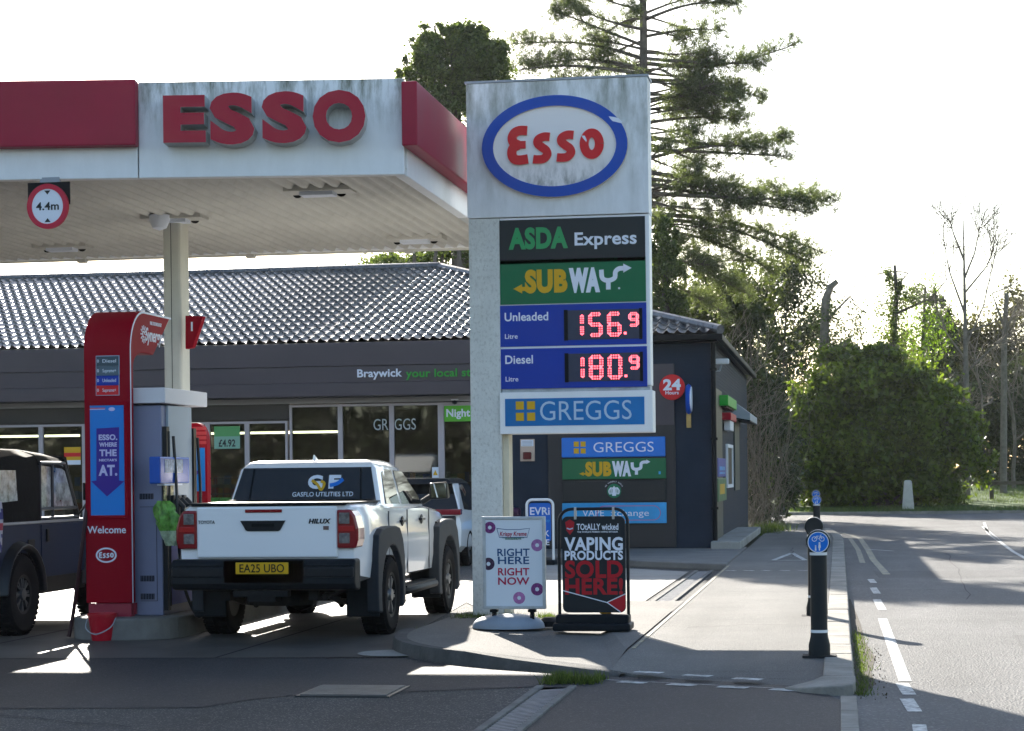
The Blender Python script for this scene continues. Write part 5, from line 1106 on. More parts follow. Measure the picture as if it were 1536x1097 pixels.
c = MB(); c.box(.885, .915, 1.15, 1.30, .86, .885); c.build('door_handle', CARW, hc, bevel=.006)
c = MB(); c.box(-.7, .7, -.6, 3.2, .2, .4); c.build('chassis', BLACK, hc)
# ------------------------------------------------------------------ pavement signs
YK = 19.62
def K(px, py): x, z = at(px, py, YK); return x + 3.20, z - .12
t = thing('pavement_sign', 'white poster stand with doughnut pictures on a grey weighted base', 'sign', (-3.20, YK, .12))
(x0, z1), (x1, z0) = K(726, 778), K(817, 911)
c = MB(); c.box(x0, x1, -.012, .03, z0, z1); c.build('panel', mat('poster_white', (.68, .72, .76), .4), t, bevel=.01)
c = MB()
for (a, b_, e, g) in ((x0 - .015, x0 + .016, z0, z1), (x1 - .016, x1 + .015, z0, z1), (x0 - .015, x1 + .015, z1 - .012, z1 + .018), (x0 - .015, x1 + .015, z0 - .018, z0 + .014)): c.box(a, b_, -.024, .036, e, g)
c.build('frame', mat('frame_alu', (.45, .47, .48), .4, metal=.5, noise=(8, .2)), t, bevel=.006)
fK = lambda u, v, d: (u, -.0122 - d, v)
cx = (x0 + x1) / 2 - .005
NAVYT = mat('text_navy', (.02, .08, .20), .5); CRIM = mat('text_crimson', (.42, .01, .06), .5)
c = MB()
for s_, py, h_, w_, m_ in (('RIGHT', 838, .098, .325, 0), ('HERE', 844.5, 0, 0, 0),):
    pass
for s_, py, w_, m_ in (('RIGHT', 834, .325, 0), ('HERE', 846, .315, 0), ('RIGHT', 863, .315, 1), ('NOW', 877, .315, 1)):
    xx, zb = K(769, py); c.text(s_, cx, -.013, zb, .070, w_, 'c', .018, .002, m_)
c.build('slogan', [NAVYT, CRIM], t)
xx, zb = K(769, 804); c = MB(); c.text('Krispy Kreme', cx, -.0135, zb, .042, .27, 'c', .012, .003, 0, shear=.15); c.text('DOUGHNUTS', cx, -.0135, zb - .038, .016, .16, 'c', .02, .003, 1)
bw = [(cx - .165, zb + .075), (cx - .06, zb + .062), (cx + .06, zb + .062), (cx + .165, zb + .075), (cx + .14, zb - .015), (cx - .14, zb - .015), (cx - .165, zb + .075)]
c.ribbon(bw, .006, fK, 0, .002, 2); c.ribbon([(cx - .11, zb - .02), (cx + .11, zb - .02)], .004, fK, .0, .002, 1); c.build('brand_mark', [CRIM, GREEN, NAVYT], t)
DP = [mat('icing_pink', (.42, .16, .36), .5, noise=(30, .3)), mat('icing_choc', (.05, .025, .05), .5, noise=(40, .8)), mat('icing_purple', (.18, .04, .16), .5, noise=(60, .7)), mat('icing_mauve', (.35, .15, .35), .5, noise=(30, .3))]
for (px, py, r, m_, side_) in ((735, 791.5, .058, 2, 1), (733, 846, .062, 1, 1), (806, 818, .060, 3, -1), (806, 884, .062, 2, -1), (779, 897, .060, 0, 0)):
    c = MB(); xx, zz = K(px, py); n = 30; a0, a1 = 0, 2 * math.pi
    ri = .32 * r; v = []; f = []
    for k in range(n + 1):
        a = a0 + (a1 - a0) * k / n
        for rr in (ri, r):
            u_, w_ = xx + rr * math.cos(a), zz + rr * math.sin(a); u_ = max(x0 + .016, min(x1 - .016, u_)); w_ = max(z0 + .014, w_); v.append((u_, -.0128 - m_ * .0003, w_))
        if k: f.append((2 * k - 2, 2 * k - 1, 2 * k + 1, 2 * k))
    c.add(v, f); c.build('doughnut_picture', DP[m_], t)
(bx0, bz1), (bx1, bz0) = K(705, 924), K(829, 946)
bcx, bw_ = (K(706, 940)[0] + K(815, 940)[0]) / 2, (K(815, 940)[0] - K(706, 940)[0]) / 2
rings = []
for k in range(9):
    a = k / 8 * math.pi / 2; s_ = math.cos(a) ** .7 if k < 8 else 0.02; hgt = .012 + .125 * math.sin(a)
    rings.append([(bcx + bw_ * s_ * math.cos(q) * (1 if abs(math.cos(q)) > .2 else 1), .10 + .26 * s_ * math.sin(q), hgt) for q in np.linspace(0, 2 * math.pi, 28, endpoint=False)])
rings.insert(0, [(p[0], p[1], 0) for p in rings[0]])
c = MB(); c.loft(rings); c.build('weighted_base', mat('base_grey', (.26, .30, .35), .5, noise=(4, .12)), t, smooth=40)
c = MB(); c.lathe([(0, 0), (.11, 0), (.11, .05), (.06, .09), (0, .09)], (bcx + bw_ + .02, .3, 0), n=16); c.build('side_weight', TRIM, t, smooth=40)
for px in (741, 798):
    xx, zz = K(px, 916); c = MB(); c.box(xx - .022, xx + .022, -.0, .03, .06, z0 - .01); c.box(xx - .04, xx + .04, -.02, .05, z0 - .05, z0 - .022); c.build('leg', BLACK, t, bevel=.004)
# swinging vape sign
YV = 19.46
def V(px, py): x, z = at(px, py, YV); return x + 2.38, z - .12
t = thing('pavement_sign', 'black vaping products sign hanging in a black tubular frame', 'sign', (-2.38, YV, .12))
(x0, z1), (x1, z0) = V(838, 764), V(943, 935)
rr = .13; out = [(x0, .09), (x0, z1 - rr)] + [(x0 + rr - rr * math.cos(a), z1 - rr + rr * math.sin(a)) for a in np.linspace(.2, math.pi / 2, 6)] + [(x1 - rr + rr * math.cos(a), z1 - rr + rr * math.sin(a)) for a in np.linspace(math.pi / 2, .2, 6)] + [(x1, z1 - rr), (x1, .09)]
c = MB(); c.tube([(p[0], 0, p[1]) for p in out], .016, 10); c.build('frame', SATIN, t, smooth=50)
(p0, q1), (p1, q0) = V(843, 775), V(939, 919); r_ = .055
def rrect(a, b_, e, g, r): return [(x + r * math.cos(q), z + r * math.sin(q)) for x, z, q0_ in ((b_ - r, g - r, 0), (a + r, g - r, math.pi / 2), (a + r, e + r, math.pi), (b_ - r, e + r, 1.5 * math.pi)) for q in np.linspace(q0_, q0_ + math.pi / 2, 6)]
c = MB(); c.prism(rrect(p0, p1, q0, q1, r_), 'y', -.008, .008); pn = c.build('panel', mat('sign_black', (.016, .02, .024), .35), t)
fV = lambda u, v, d: (u, -.0082 - d, v)
c = MB(); vx = (p0 + p1) / 2
for s_, py, h_, w_, m_ in (('VAPING', 825, .118, .575, 0), ('PRODUCTS', 839.5, .082, .575, 0), ('SOLD', 866, .155, .57, 1), ('HERE!', 891, .145, .57, 1)):
    xx, zb = V(891, py); c.text(s_, vx, -.0085, zb, h_ , w_, 'c', .034, .002, m_)
xx, zb = V(866, 795); c.text('TOtALLY wicked', xx + .20, -.0085, zb, .058, .41, 'c', .02, .002, 0); c.text("THE WORLD'S PREMIER VAPING RETAILER", xx + .20, -.0085, zb - .028, .014, .40, 'c', .02, .002, 0)
c.build('slogan', [LETW, mat('vape_red', (.40, .012, .02), .45)], pn)
sx, sz = V(855, 791); c = MB(); c.poly([(sx - .045, sz + .05), (sx, sz + .075), (sx + .045, sz + .05), (sx + .035, sz - .03), (sx, sz - .075), (sx - .035, sz - .03)], fV, 0, .002, 0); c.ribbon([(sx - .03, sz - .01), (sx, sz - .02), (sx + .03, sz - .01)], .012, fV, .002, .004, 1); c.build('shield_mark', [MATS['vape_red'], LETG], pn)
a_, b2 = V(911, 904), V(939, 891); e2 = V(931, 919); f2 = V(843, 886)
c = MB(); c.poly([a_, (p1 - .004, b2[1]), (p1 - .004, e2[1] + .05), (e2[0] + .025, q0 + .012), (e2[0], q0 + .004)], fV, 0, .0015, 0); c.ribbon([(p0 + .003, f2[1]), (a_[0], a_[1]), (e2[0] + .0, q0 + .006)], .009, fV, .0016, .003, 1); c.ribbon([(a_[0] - .0, a_[1] + .003), (p1 - .003, b2[1])], .009, fV, .0016, .003, 1); c.build('corner_flash', [MATS['vape_red'], LETW], pn)
for px in (863, 920):
    xx, _ = V(px, 770); c = MB(); c.box(xx - .012, xx + .012, -.02, .02, q1 - .03, z1 + .018); c.build('hanger', STEEL, t, bevel=.004)
(bx0, bz1), (bx1, bz0) = V(834, 924), V(947, 948)
c = MB(); c.box(bx0 + .01, bx1 - .01, -.12, .10, .06, .155); c.box(bx0 - .01, bx1 + .01, -.20, .18, 0, .075); c.build('base', TRIM, t, bevel=.02); c = MB(); xx, zz = V(907, 921); c.box(xx - .055, xx + .055, .06, .075, .15, .26); c.build('yellow_tag', YEL, t)
# parcel sign by the shop
YE = gnd(812, 846)[1] - .6; xe, ze = at(811, 752, YE)
def E_(px, py): x, z = at(px, py, YE); return x - xe, z
t = thing('pavement_sign', 'small blue parcel shop sign with white tubular frame in front of shop', 'sign', (xe, YE, 0.012))
(x0, z1), (x1, z0) = E_(790, 751), E_(830, 812)
rr = .10; out = [(x0, .05), (x0, z1 - rr)] + [(x0 + rr - rr * math.cos(a), z1 - rr + rr * math.sin(a)) for a in np.linspace(.2, math.pi / 2, 6)] + [(x1 - rr + rr * math.cos(a), z1 - rr + rr * math.sin(a)) for a in np.linspace(math.pi / 2, .2, 6)] + [(x1, z1 - rr), (x1, .05)]
c = MB(); c.tube([(p[0], 0, p[1]) for p in out], .025, 8); c.build('frame', WHITE, t, smooth=50)
c = MB(); c.prism(rrect(x0 + .04, x1 - .04, .42, z1 - .06, .05), 'y', -.01, .01); pn = c.build('panel', mat('parcel_blue', (.006, .12, .55), .4), t)
c = MB(); c.text('EVRi', (x0 + x1) / 2, -.0105, z1 - .27, .13, .36, 'c', .02, .003, 0); c.text('ParcelShop', (x0 + x1) / 2, -.0105, z1 - .40, .055, .36, 'c', .005, .003, 1); c.text('PARK', (x0 + x1) / 2, -.0105, z1 - .66, .10, .34, 'c', .02, .003, 0); c.text('HERE', (x0 + x1) / 2, -.0105, z1 - .82, .10, .34, 'c', .02, .003, 0); c.build('lettering', [LETW, mat('parcel_cyan', (.02, .32, .70), .4)], pn)
c = MB(); c.box(x0 - .05, x1 + .05, -.22, .22, 0, .09); c.build('base', TRIM, t, bevel=.02)
# ------------------------------------------------------------------ bollards
BOL = mat('bollard_black', (.014, .018, .020), .42, noise=(4, .12)); BW = mat('reflective_white', (.72, .74, .74), .4); BB = mat('bollard_blue', (.008, .16, .62), .35)
def bollard(face=True):
    t = thing('bollard', 'near black bollard with round blue cycle and pedestrian sign beside the kerb', 'bollard', (0, 0, 0), group='bollards along the shared path')
    def rr_(hw, hd, z, r=.055): return [(x + r * math.cos(q), y + r * math.sin(q), z) for x, y, q0_ in ((hw - r, hd - r, 0), (-hw + r, hd - r, math.pi / 2), (-hw + r, -hd + r, math.pi), (hw - r, -hd + r, 1.5 * math.pi)) for q in np.linspace(q0_, q0_ + math.pi / 2, 5)]
    c = MB(); c.loft([rr_(.090, .072, 0), rr_(.090, .072, .09), rr_(.074, .066, .16), rr_(.070, .063, .20), rr_(.070, .063, .89)]); c.build('post', BOL, t, smooth=40)
    c = MB(); c.prism([(-.080, .885)] + [(.112 * math.cos(a), .955 + .112 * math.sin(a)) for a in np.linspace(-.75, math.pi + .75, 26)] + [(.080, .885)][::-1] if False else [(.072, .87)] + [(.098 * math.cos(a), .955 + .098 * math.sin(a)) for a in np.linspace(-.68, math.pi + .68, 26)] + [(-.072, .87)], 'y', -.062, .062); c.build('head', BOL, t, bevel=.012)
    c = MB(); c.ribbon([(.1005 * math.cos(a), .955 + .1005 * math.sin(a)) for a in np.linspace(-.3, math.pi + .3, 24)], .004, lambda u, v, d: (u, -.05 + d, v), 0, .1, 0); c.build('head_edge', BW, t)
    for z in (.195, .845):
        c = MB(); c.loft([rr_(.0725, .0655, z), rr_(.0725, .0655, z + .024)]); c.build('band', BW, t, smooth=40)
    c = MB(); c.box(-.14, .14, -.09, .12, -.012, .004); c.build('foot_plate', mat('foot_tar', (.03, .03, .03), .9, noise=(9, .4)), t)
    if face:
        c = MB(); c.disc(0, .955, .082, .082, -.068, -.0625); c.ring(0, .955, .088, .088, .081, .081, -.070, -.0625, 1); dsc = c.build('sign_disc', [BB, BW], t)
        fb = lambda u, v, d: (u * .9, -.068 - d, .955 + v * .9); c = MB()
        for sx in (-.035, .035): c.ribbon([(sx + .021 * math.cos(a), .03 + .021 * math.sin(a)) for a in np.linspace(0, 2 * math.pi, 16)], .006, fb, 0, .002)
        c.ribbon([(-.035, .03), (-.01, .058), (.022, .055), (.0, .03), (-.012, .058)], .006, fb, 0.002, .003); c.ribbon([(.035, .03), (.02, .066), (.032, .068)], .006, fb, 0.002, .003)
        c.poly([(.004, -.018), (.020, -.018), (.024, -.05), (.018, -.05), (.016, -.078), (.006, -.078), (.004, -.05), (0, -.05)], fb, 0, .002); c.poly([(.012 + .009 * math.cos(a), -.008 + .009 * math.sin(a)) for a in np.linspace(0, 2 * math.pi, 12, endpoint=False)], fb, 0, .002)
        c.poly([(-.030, -.044), (-.018, -.044), (-.016, -.078), (-.032, -.078)], fb, 0, .002); c.poly([(-.024 + .007 * math.cos(a), -.035 + .007 * math.sin(a)) for a in np.linspace(0, 2 * math.pi, 12, endpoint=False)], fb, 0, .002)
        c.build('pictogram', BW, dsc)
    return t
b1 = bollard(); b1.location = (-.17, 17.0, .10); b1.scale = (1.0, 1, 1.0)
b2 = bollard(False); b2['label'] = 'second bollard along the path, its plain black back turned to the viewer'; b2.location = (-.262, 21.7, .10)
for k, (y, lab) in enumerate(((41.5, 'third bollard along the path, its blue disc showing just above the second'), (47.0, 'farthest bollard, only its blue top showing behind the third'))):
    c = copy_tree(b1); c['label'] = lab; u_ = at(1225 - k * 1, 752 - k * 6, y); c.location = (u_[0], y, .10 if k == 0 else .16)
# ------------------------------------------------------------------ odd things on the forecourt and verge
t = thing('gas_bottle', 'bright green gas bottle in front of the shop window, nearest the pumps', 'gas bottle', (at(338, 740, 39.6)[0], 39.6, .12), group='green gas bottles by the shop window')
c = MB(); c.lathe([(0, 0), (.20, 0), (.22, .05), (.23, .3), (.23, .75), (.20, .90), (.12, .98), (.05, 1.0), (0, 1.0)], n=24); c.build('cylinder', mat('bottle_green', (.05, .30, .02), .3, noise=(3, .15)), t, smooth=40); c = MB(); c.lathe([(.10, .96), (.11, .96), (.11, 1.12), (.10, 1.12)], n=16); c.lathe([(0, 1.0), (.03, 1.0), (.03, 1.1), (0, 1.1)], n=10); c.build('valve_guard', mat('guard_green', (.03, .16, .02), .4), t)
for k, (px, lab) in enumerate(((322, 'second green gas bottle, between its two neighbours by the window'), (356, 'green gas bottle half hidden behind the pickup rear window'))):
    c = copy_tree(t); c['label'] = lab; c.location = (at(px, 740, 39.8)[0], 39.8 + .15 * k, .12)
t = thing('bottle_cage', 'dark wire cage of goods by the shop window behind the pumps', 'cage', (at(335, 720, 40.2)[0], 40.15, .12)); c = MB()
for i in range(7): c.tube([(-.5 + i * .17, 0, 0), (-.5 + i * .17, 0, 1.55)], .012, 6)
for j in range(5): c.tube([(-.5, 0, .2 + j * .33), (.52, 0, .2 + j * .33)], .012, 6)
c.build('wire_mesh', BLACK, t); c = MB(); c.box(-.45, .45, .1, .3, .1, 1.1); c.build('stacked_goods', mat('goods', (.08, .14, .04), .6, noise=(8, .8)), t)
xx, zz = at(768, 768, 39.9); t = thing('goods_stack', 'small stack of red bags against the shop wall behind the post', 'goods', (xx, 39.9, .12))
for k in range(4):
    c = MB(); c.loft([[(-.16 * s_ + .02 * math.sin(k), .18 * q, k * .22 + zo) for s_, q in ((1, -1), (-1, -1), (-1, 1), (1, 1))] for zo, in ((.0,), (.1,), (.2,))]); c.build('bag', [mat('bag_red', (.30, .02, .05), .4, noise=(14, .6)), mat('bag_dark', (.06, .02, .05), .4, noise=(14, .6))][k % 2], t, bevel=.05, seg=3)
xs_, ys_ = 2.70, 80.5; b = MB(); hw = .20; zt_ = at(1362, 720, 80.5)[1]
c = MB(); c.loft([[(x * hw * (1.15 - .45 * f_), y * hw * (1.15 - .45 * f_), .10 + (zt_ - .1) * f_) for x, y in ((1, -1), (1, 1), (-1, 1), (-1, -1))] for f_ in (0, .35, .7, .96)] + [[(x * hw * .45, y * hw * .45, zt_) for x, y in ((1, -1), (1, 1), (-1, 1), (-1, -1))]]); o = c.build('marker_stone', mat('pale_stone', (.50, .48, .42), .8, noise=(3, .15)), bevel=.02, loc=(at(1362, 745, 78.6)[0], 78.6, 0)); tag(o, 'pale tapering stone marker on the far verge in front of hedge', 'stone')
t = thing('timber_fence', 'low wooden post and rail fence beside the sunlit grass', 'fence', (at(1488, 738, 86)[0], 86, .38)); WOOD = mat('old_timber', (.10, .085, .06), .85, noise=(6, .3))
for x in (-3.2, -.02, 3.2): c = MB(); c.box(x - .09, x + .09, -.09, .09, 0, .85); c.build('post', WOOD, t, bevel=.02)
c = MB(); c.box(-6, 6, -.05, .05, .62, .76); c.build('rail', WOOD, t, bevel=.01)
# white van parked beside the viewer, seen as a reflection in the shop windows
t = thing('parked_van', 'white panel van parked outside the left edge of view, mirrored in the shop glass', 'van', (-17.2, 1.0, .01), rz=-.1)
b = MB()
def vs(y, w, zb, zt): r = [(w - .06, zb), (w, zb + .15), (w + .01, zb + .6), (w - .04, zt - .25), (w - .12, zt - .06), (w - .22, zt)]; return [(x, y, z) for x, z in r] + [(-x, y, z) for x, z in r[::-1]]
b.loft([vs(-4.6, .98, .35, 2.45), vs(-.2, .98, .30, 2.5), vs(.15, .98, .30, 2.42)]); b.loft([vs(.16, .98, .30, 2.38), vs(1.0, .97, .30, 1.55), vs(1.6, .95, .30, 1.25), vs(1.85, .85, .35, 1.0)]); b.build('body', CARW, t, smooth=30)
c = MB(); c.add([(-.84, .20, 2.30), (.84, .20, 2.30), (.88, 1.02, 1.55), (-.88, 1.02, 1.55)], [(0, 1, 2, 3)]); c.build('windscreen', CGLASS, t)
c = MB(); c.box(-.60, .60, 1.80, 1.88, .70, .95); c.build('grille', BLACK, t); c = MB(); c.box(-.9, .9, 1.78, 1.90, .32, .60); c.build('bumper', BLACK, t, bevel=.03)
for s_ in (-1, 1):
    c = MB(); c.box(*sorted((s_ * .62, s_ * .90)), 1.62, 1.84, .78, 1.05); c.build('headlight', LAMPC, t, bevel=.02)
    for y in (-3.4, .9): wheel(t, s_ * .86, y, .34, .22, .2, s_, 6)
c = MB(); c.box(-.26, .26, 1.90, 1.91, .42, .53); c.build('number_plate', LETW, t)
# ------------------------------------------------------------------ trees and plants
BARK = mat('bark', (.13, .11, .09), .9, noise=(6, .35), bump=(14, .8)); TWIG = mat('twig', (.21, .175, .135), .85, island=.4); PALEB = mat('pale_bark', (.17, .15, .12), .85, noise=(5, .3), bump=(14, .6))
PINE = leafmat('pine_needles', (.11, .13, .09), .55, .45); IVY = leafmat('ivy_leaf', (.092, .12, .048), .48, .5, .5); DARKG = leafmat('dark_evergreen', (.052, .064, .032), .35, .5, .5); LAUR = leafmat('laurel_leaf', (.10, .135, .028), .5, .55, .35)
LIMEL = leafmat('young_leaf', (.11, .17, .025), .55, .4); SCRUB = leafmat('scrub_leaf', (.075, .070, .040), .4, .5, .7); GRASSL = leafmat('grass_blade', (.075, .105, .026), .45, .55, .6)
def P3(px, py, Y): x, z = at(px, py, Y); return np.array((x, Y, z))
def curve3(p0, p1, sag, n=9, wob=.06):
    p0, p1 = np.array(p0), np.array(p1); L_ = np.linalg.norm(p1 - p0); out = []
    w = np.random.normal(size=3) * wob * L_
    for i in range(n):
        t = i / (n - 1); q = p0 + (p1 - p0) * t; q = q + np.array((0, 0, sag * L_)) * math.sin(math.pi * t) + w * math.sin(math.pi * t) * np.array((.4, 1, .5)); out.append(q)
    return out
def needles(name, C, U, k, L_, w, m, parent):
    """k needles around every clump centre, swept along its direction U"""
    n = len(C); D_ = np.random.normal(size=(n, k, 3)); D_ /= np.linalg.norm(D_, axis=2, keepdims=True); D_ = D_ + U[:, None, :] * .9; D_ /= np.linalg.norm(D_, axis=2, keepdims=True)
    B = np.cross(D_, np.random.normal(size=(n, k, 3))); B /= np.linalg.norm(B, axis=2, keepdims=True)
    ln = L_ * np.random.uniform(.6, 1.2, (n, k, 1)); c = C[:, None, :] + np.random.normal(size=(n, k, 3)) * L_ * .22
    V_ = np.stack([c - B * w, c + B * w, c + D_ * ln], 2).reshape(-1, 3); return mesh_np(name, V_, np.arange(len(V_)).reshape(-1, 3), m, parent)
def branchy(c, p, d, L_, r, depth, out, spread=.55, up=.12, mi=0, minr=.004, kids=(2, 4), tips=None):
    """recursive limb; collects tube paths in out as (points, r0, r1)"""
    pts = [np.array(p)]; n = 5
    for i in range(n):
        d = d + np.random.normal(size=3) * .13 + np.array((0, 0, up)) * .4; d = d / np.linalg.norm(d); pts.append(pts[-1] + d * L_ / n)
    out.append((pts, r, r * .55))
    if depth == 0:
        if tips is not None: tips.append(pts[-1])
        return
    for k in range(random.randint(*kids)):
        t = random.uniform(.35, 1.0); i = min(n, int(t * n)); q = pts[i]; nd = d + np.random.normal(size=3) * spread; nd /= np.linalg.norm(nd)
        branchy(c, q, nd, L_ * random.uniform(.5, .75), max(minr, r * random.uniform(.42, .62)), depth - 1, out, spread, up, mi, minr, kids, tips)
    branchy(c, pts[-1], d + np.random.normal(size=3) * .2, L_ * .7, max(minr, r * .55), depth - 1, out, spread, up, mi, minr, kids, tips)
def limbs(paths, name, m, parent, lo=0, hi=9):
    c = MB()
    for pts, r0, r1 in paths:
        if lo <= r0 < hi: c.tube(pts, r0, 7 if r0 > .08 else 5 if r0 > .02 else 3, 0, r1)
    return c.build(name, m, parent, smooth=60, fix=False)
def blob(center, rad, n, clumps, shell=.72, sig=.135):
    """leaf centres gathered in clumps on and inside an ellipsoid"""
    center, rad = np.array(center), np.array(rad); D_ = np.random.normal(size=(clumps, 3)); D_ /= np.linalg.norm(D_, axis=1, keepdims=True)
    K_ = D_ * np.random.uniform(shell, 1.02, (clumps, 1)) * (1 + .10 * np.random.normal(size=(clumps, 1))); wgt = np.random.uniform(.3, 1.7, clumps); wgt /= wgt.sum()
    idx = np.random.choice(clumps, n, p=wgt); return center + (K_[idx] + np.random.normal(size=(n, 3)) * sig * np.random.uniform(.6, 1.3, (clumps, 1))[idx]) * rad

# tall pine behind the shop
YPN = 60.0; bx = at(969, 480, YPN)[0]
t = thing('pine_tree', 'tall open pine with layered dark branches right behind the price sign', 'pine tree', (bx, YPN, 0)); t0 = np.array((bx, YPN, 0.0))
paths = [([np.array((0, 0, 0)), np.array((.03, 0, 5)), np.array((-.02, .05, 10)), np.array((.02, 0, 15)), np.array((0, 0, 20.5))], .25, .07)]
BR = [((968, -40), (1060, -75), 0), ((968, 30), (1105, 5), .05), ((968, 55), (1085, 45), .05), ((968, 95), (1190, 68), -.06), ((968, 88), (1140, 95), -.03), ((968, 120), (1145, 148), .05), ((968, 150), (1110, 130), .03), ((968, 185), (1120, 180), .05), ((968, 205), (1192, 205), -.05), ((968, 225), (1185, 235), -.03), ((968, 240), (1150, 222), .0), ((968, 258), (1235, 300), .02), ((968, 268), (1120, 312), .04), ((968, 275), (1215, 320), .03), ((968, 290), (1248, 302), -.02), ((968, 322), (1248, 385), .07), ((968, 345), (1165, 410), .04), ((968, 330), (1215, 395), .06), ((968, 375), (1120, 440), .03), ((968, 400), (1090, 470), .02), ((968, 300), (1060, 345), .05),
      ((968, 45), (850, 5), .03), ((968, 15), (880, -15), .0), ((968, 70), (828, 15), .04), ((968, 90), (770, 66), .05), ((968, 105), (795, 100), .05), ((968, 112), (762, 108), .03), ((968, 120), (840, 118), .0), ((968, 75), (880, 60), .02), ((968, 135), (860, 150), .03), ((968, 60), (900, 90), .02), ((968, 20), (1040, -5), 0), ((968, 8), (925, -30), 0), ((968, 45), (1030, 60), .02), ((968, -10), (1075, -10), .03), ((968, 110), (1060, 115), .02), ((968, 165), (1040, 160), 0), ((968, 215), (1080, 260), .02)]
CL, CU = [], []
def foliage(pts, start, dens, side_len):
    L_ = sum(np.linalg.norm(pts[i + 1] - pts[i]) for i in range(len(pts) - 1))
    for k in range(int(dens * L_)):
        t_ = start + (1 - start) * random.random() ** .8; f_ = t_ * (len(pts) - 1); i = min(len(pts) - 2, int(f_)); q = pts[i] + (pts[i + 1] - pts[i]) * (f_ - i); d = (pts[i + 1] - pts[i]); d = d / np.linalg.norm(d)
        a = np.cross(d, (0, 0, 1)) * random.choice((-1, 1)) * random.uniform(.3, 1) + d * random.uniform(.3, 1) + np.array((0, 0, random.uniform(-.55, .85))); a /= np.linalg.norm(a); sl = side_len * random.uniform(.4, 1) * (1.1 - .6 * t_)
        e = q + a * sl; paths.append(([q, (q + e) / 2 + np.array((0, 0, .02)), e], .014, .006))
        for j in range(5): CL.append(q + a * sl * (.3 + .2 * j) + np.random.normal(size=3) * np.array((.10, .10, .15)) + np.array((0, 0, .03))); CU.append(a * .5 + np.array((0, 0, .5)))
for (a, e, sag) in BR:
    dy = random.uniform(-.9, .9) * abs(e[0] - 968) / 200; p0 = P3(*a, YPN) - t0; p1 = P3(*e, YPN + dy) - t0; L_ = np.linalg.norm(p1 - p0)
    pts = curve3(p0, p1, sag, 10, .05); paths.append((pts, .035 + .008 * L_, .012)); foliage(pts, random.uniform(.25, .5), random.uniform(8, 19), random.uniform(.6, 1.0))
for k in range(26):
    ys_ = random.uniform(20, 400); sd = random.choice((1, 1, -1)) if ys_ < 140 else 1; L_ = random.uniform(60, 150) * (1 if sd > 0 else .9); BR.append(((968, ys_), (968 + sd * L_, ys_ + random.uniform(-35, 45)), random.uniform(-.05, .09)))
for (a, e, sag) in BR[-26:]:
    p0 = P3(*a, YPN) - t0; p1 = P3(*e, YPN + random.uniform(-1.6, 1.6)) - t0; pts = curve3(p0, p1, sag, 10, .07); paths.append((pts, .04, .010)); foliage(pts, random.uniform(.15, .45), random.uniform(8, 15), random.uniform(.5, .95))
for k in range(44):
    z = random.uniform(7.5, 20); a = random.choice((1, -1)) * math.pi / 2 + random.uniform(-.9, .9); L_ = random.uniform(1.8, 3.6) * (1.15 - .03 * z); p0 = np.array((0, 0, z)); p1 = p0 + np.array((math.cos(a) * L_, math.sin(a) * L_, random.uniform(-.5, .3)))
    pts = curve3(p0, p1, .03, 8); paths.append((pts, .04, .012)); foliage(pts, .4, 8, .6)
limbs(paths, 'trunk', BARK, t); needles('crown', np.array(CL), np.array(CU), 15, .15, .0085, PINE, t)

def leafy(name, label, cat, Y, base, blobs, leafm, size, trunk=(), group=None, bark=BARK, twigs=0):
    """a plant built of leaf clumps: blobs = (px, py, rx_px, rz_px, ry_m, leaves, clumps)"""
    bx_ = at(*base, Y)[0]; t = thing(name, label, cat, (bx_, Y, 0), group=group); o = np.array((bx_, Y, 0)); s = math.hypot(bx_, Y) / FPX; C = []; pth = []
    for (px, py, rx, rz, ry, n, cl) in blobs:
        c = P3(px, py, Y) - o; C.append(blob(c, (rx * s, ry, rz * s), int(n * 2.0), int(cl * 1.3))); pth.append((curve3((0, 0, 0), c + np.array((0, 0, rz * s * .5)), 0, 6), .10, .03))
        for k in range(twigs):
            d = np.random.normal(size=3); d /= np.linalg.norm(d); d[2] = abs(d[2]); p0 = c + d * np.array((rx * s, ry, rz * s)) * .5; p1 = c + d * np.array((rx * s, ry, rz * s)) * random.uniform(1.0, 1.25); pth.append((curve3(p0, p1, .02, 5), .018, .005))
    for q in trunk: pth.append(([P3(*p, Y) - o for p in q[0]], q[1], q[2]))
    C = np.concatenate(C); C = C[C[:, 2] > .02]
    limbs(pth, 'trunk', bark, t); leaves('crown', C, size, leafm, t); return t
leafy('ivy_tree', 'dense rounded ivy clad tree above the canopy, left of the price sign', 'tree', 57.0, (680, 400), [(682, 100, 62, 50, 1.3, 5200, 60), (650, 130, 45, 60, 1.1, 3200, 40), (715, 95, 45, 45, 1.1, 2800, 36), (690, 180, 66, 70, 1.3, 5200, 60), (640, 75, 26, 30, .6, 900, 14), (735, 150, 30, 60, 1.0, 1800, 24), (690, 60, 34, 24, .7, 1000, 14), (612, 112, 16, 24, .6, 500, 9), (652, 46, 20, 14, .5, 380, 7), (738, 84, 22, 24, .6, 650, 10), (610, 160, 18, 20, .6, 450, 8), (720, 50, 14, 12, .5, 260, 6), (690, 290, 55, 90, 1.2, 3000, 50)], IVY, .06, [(((690, 700), (688, 400), (684, 200), (680, 60)), .28, .08), (((640, 110), (612, 60), (598, 36)), .03, .008)], twigs=10)
leafy('evergreen_tree', 'low dark evergreen foliage peeping over the shop roof ridge under the canopy', 'tree', 58.5, (640, 480), [(600, 420, 70, 38, 1.5, 2600, 40), (670, 405, 60, 34, 1.5, 2600, 40)], IVY, .06)
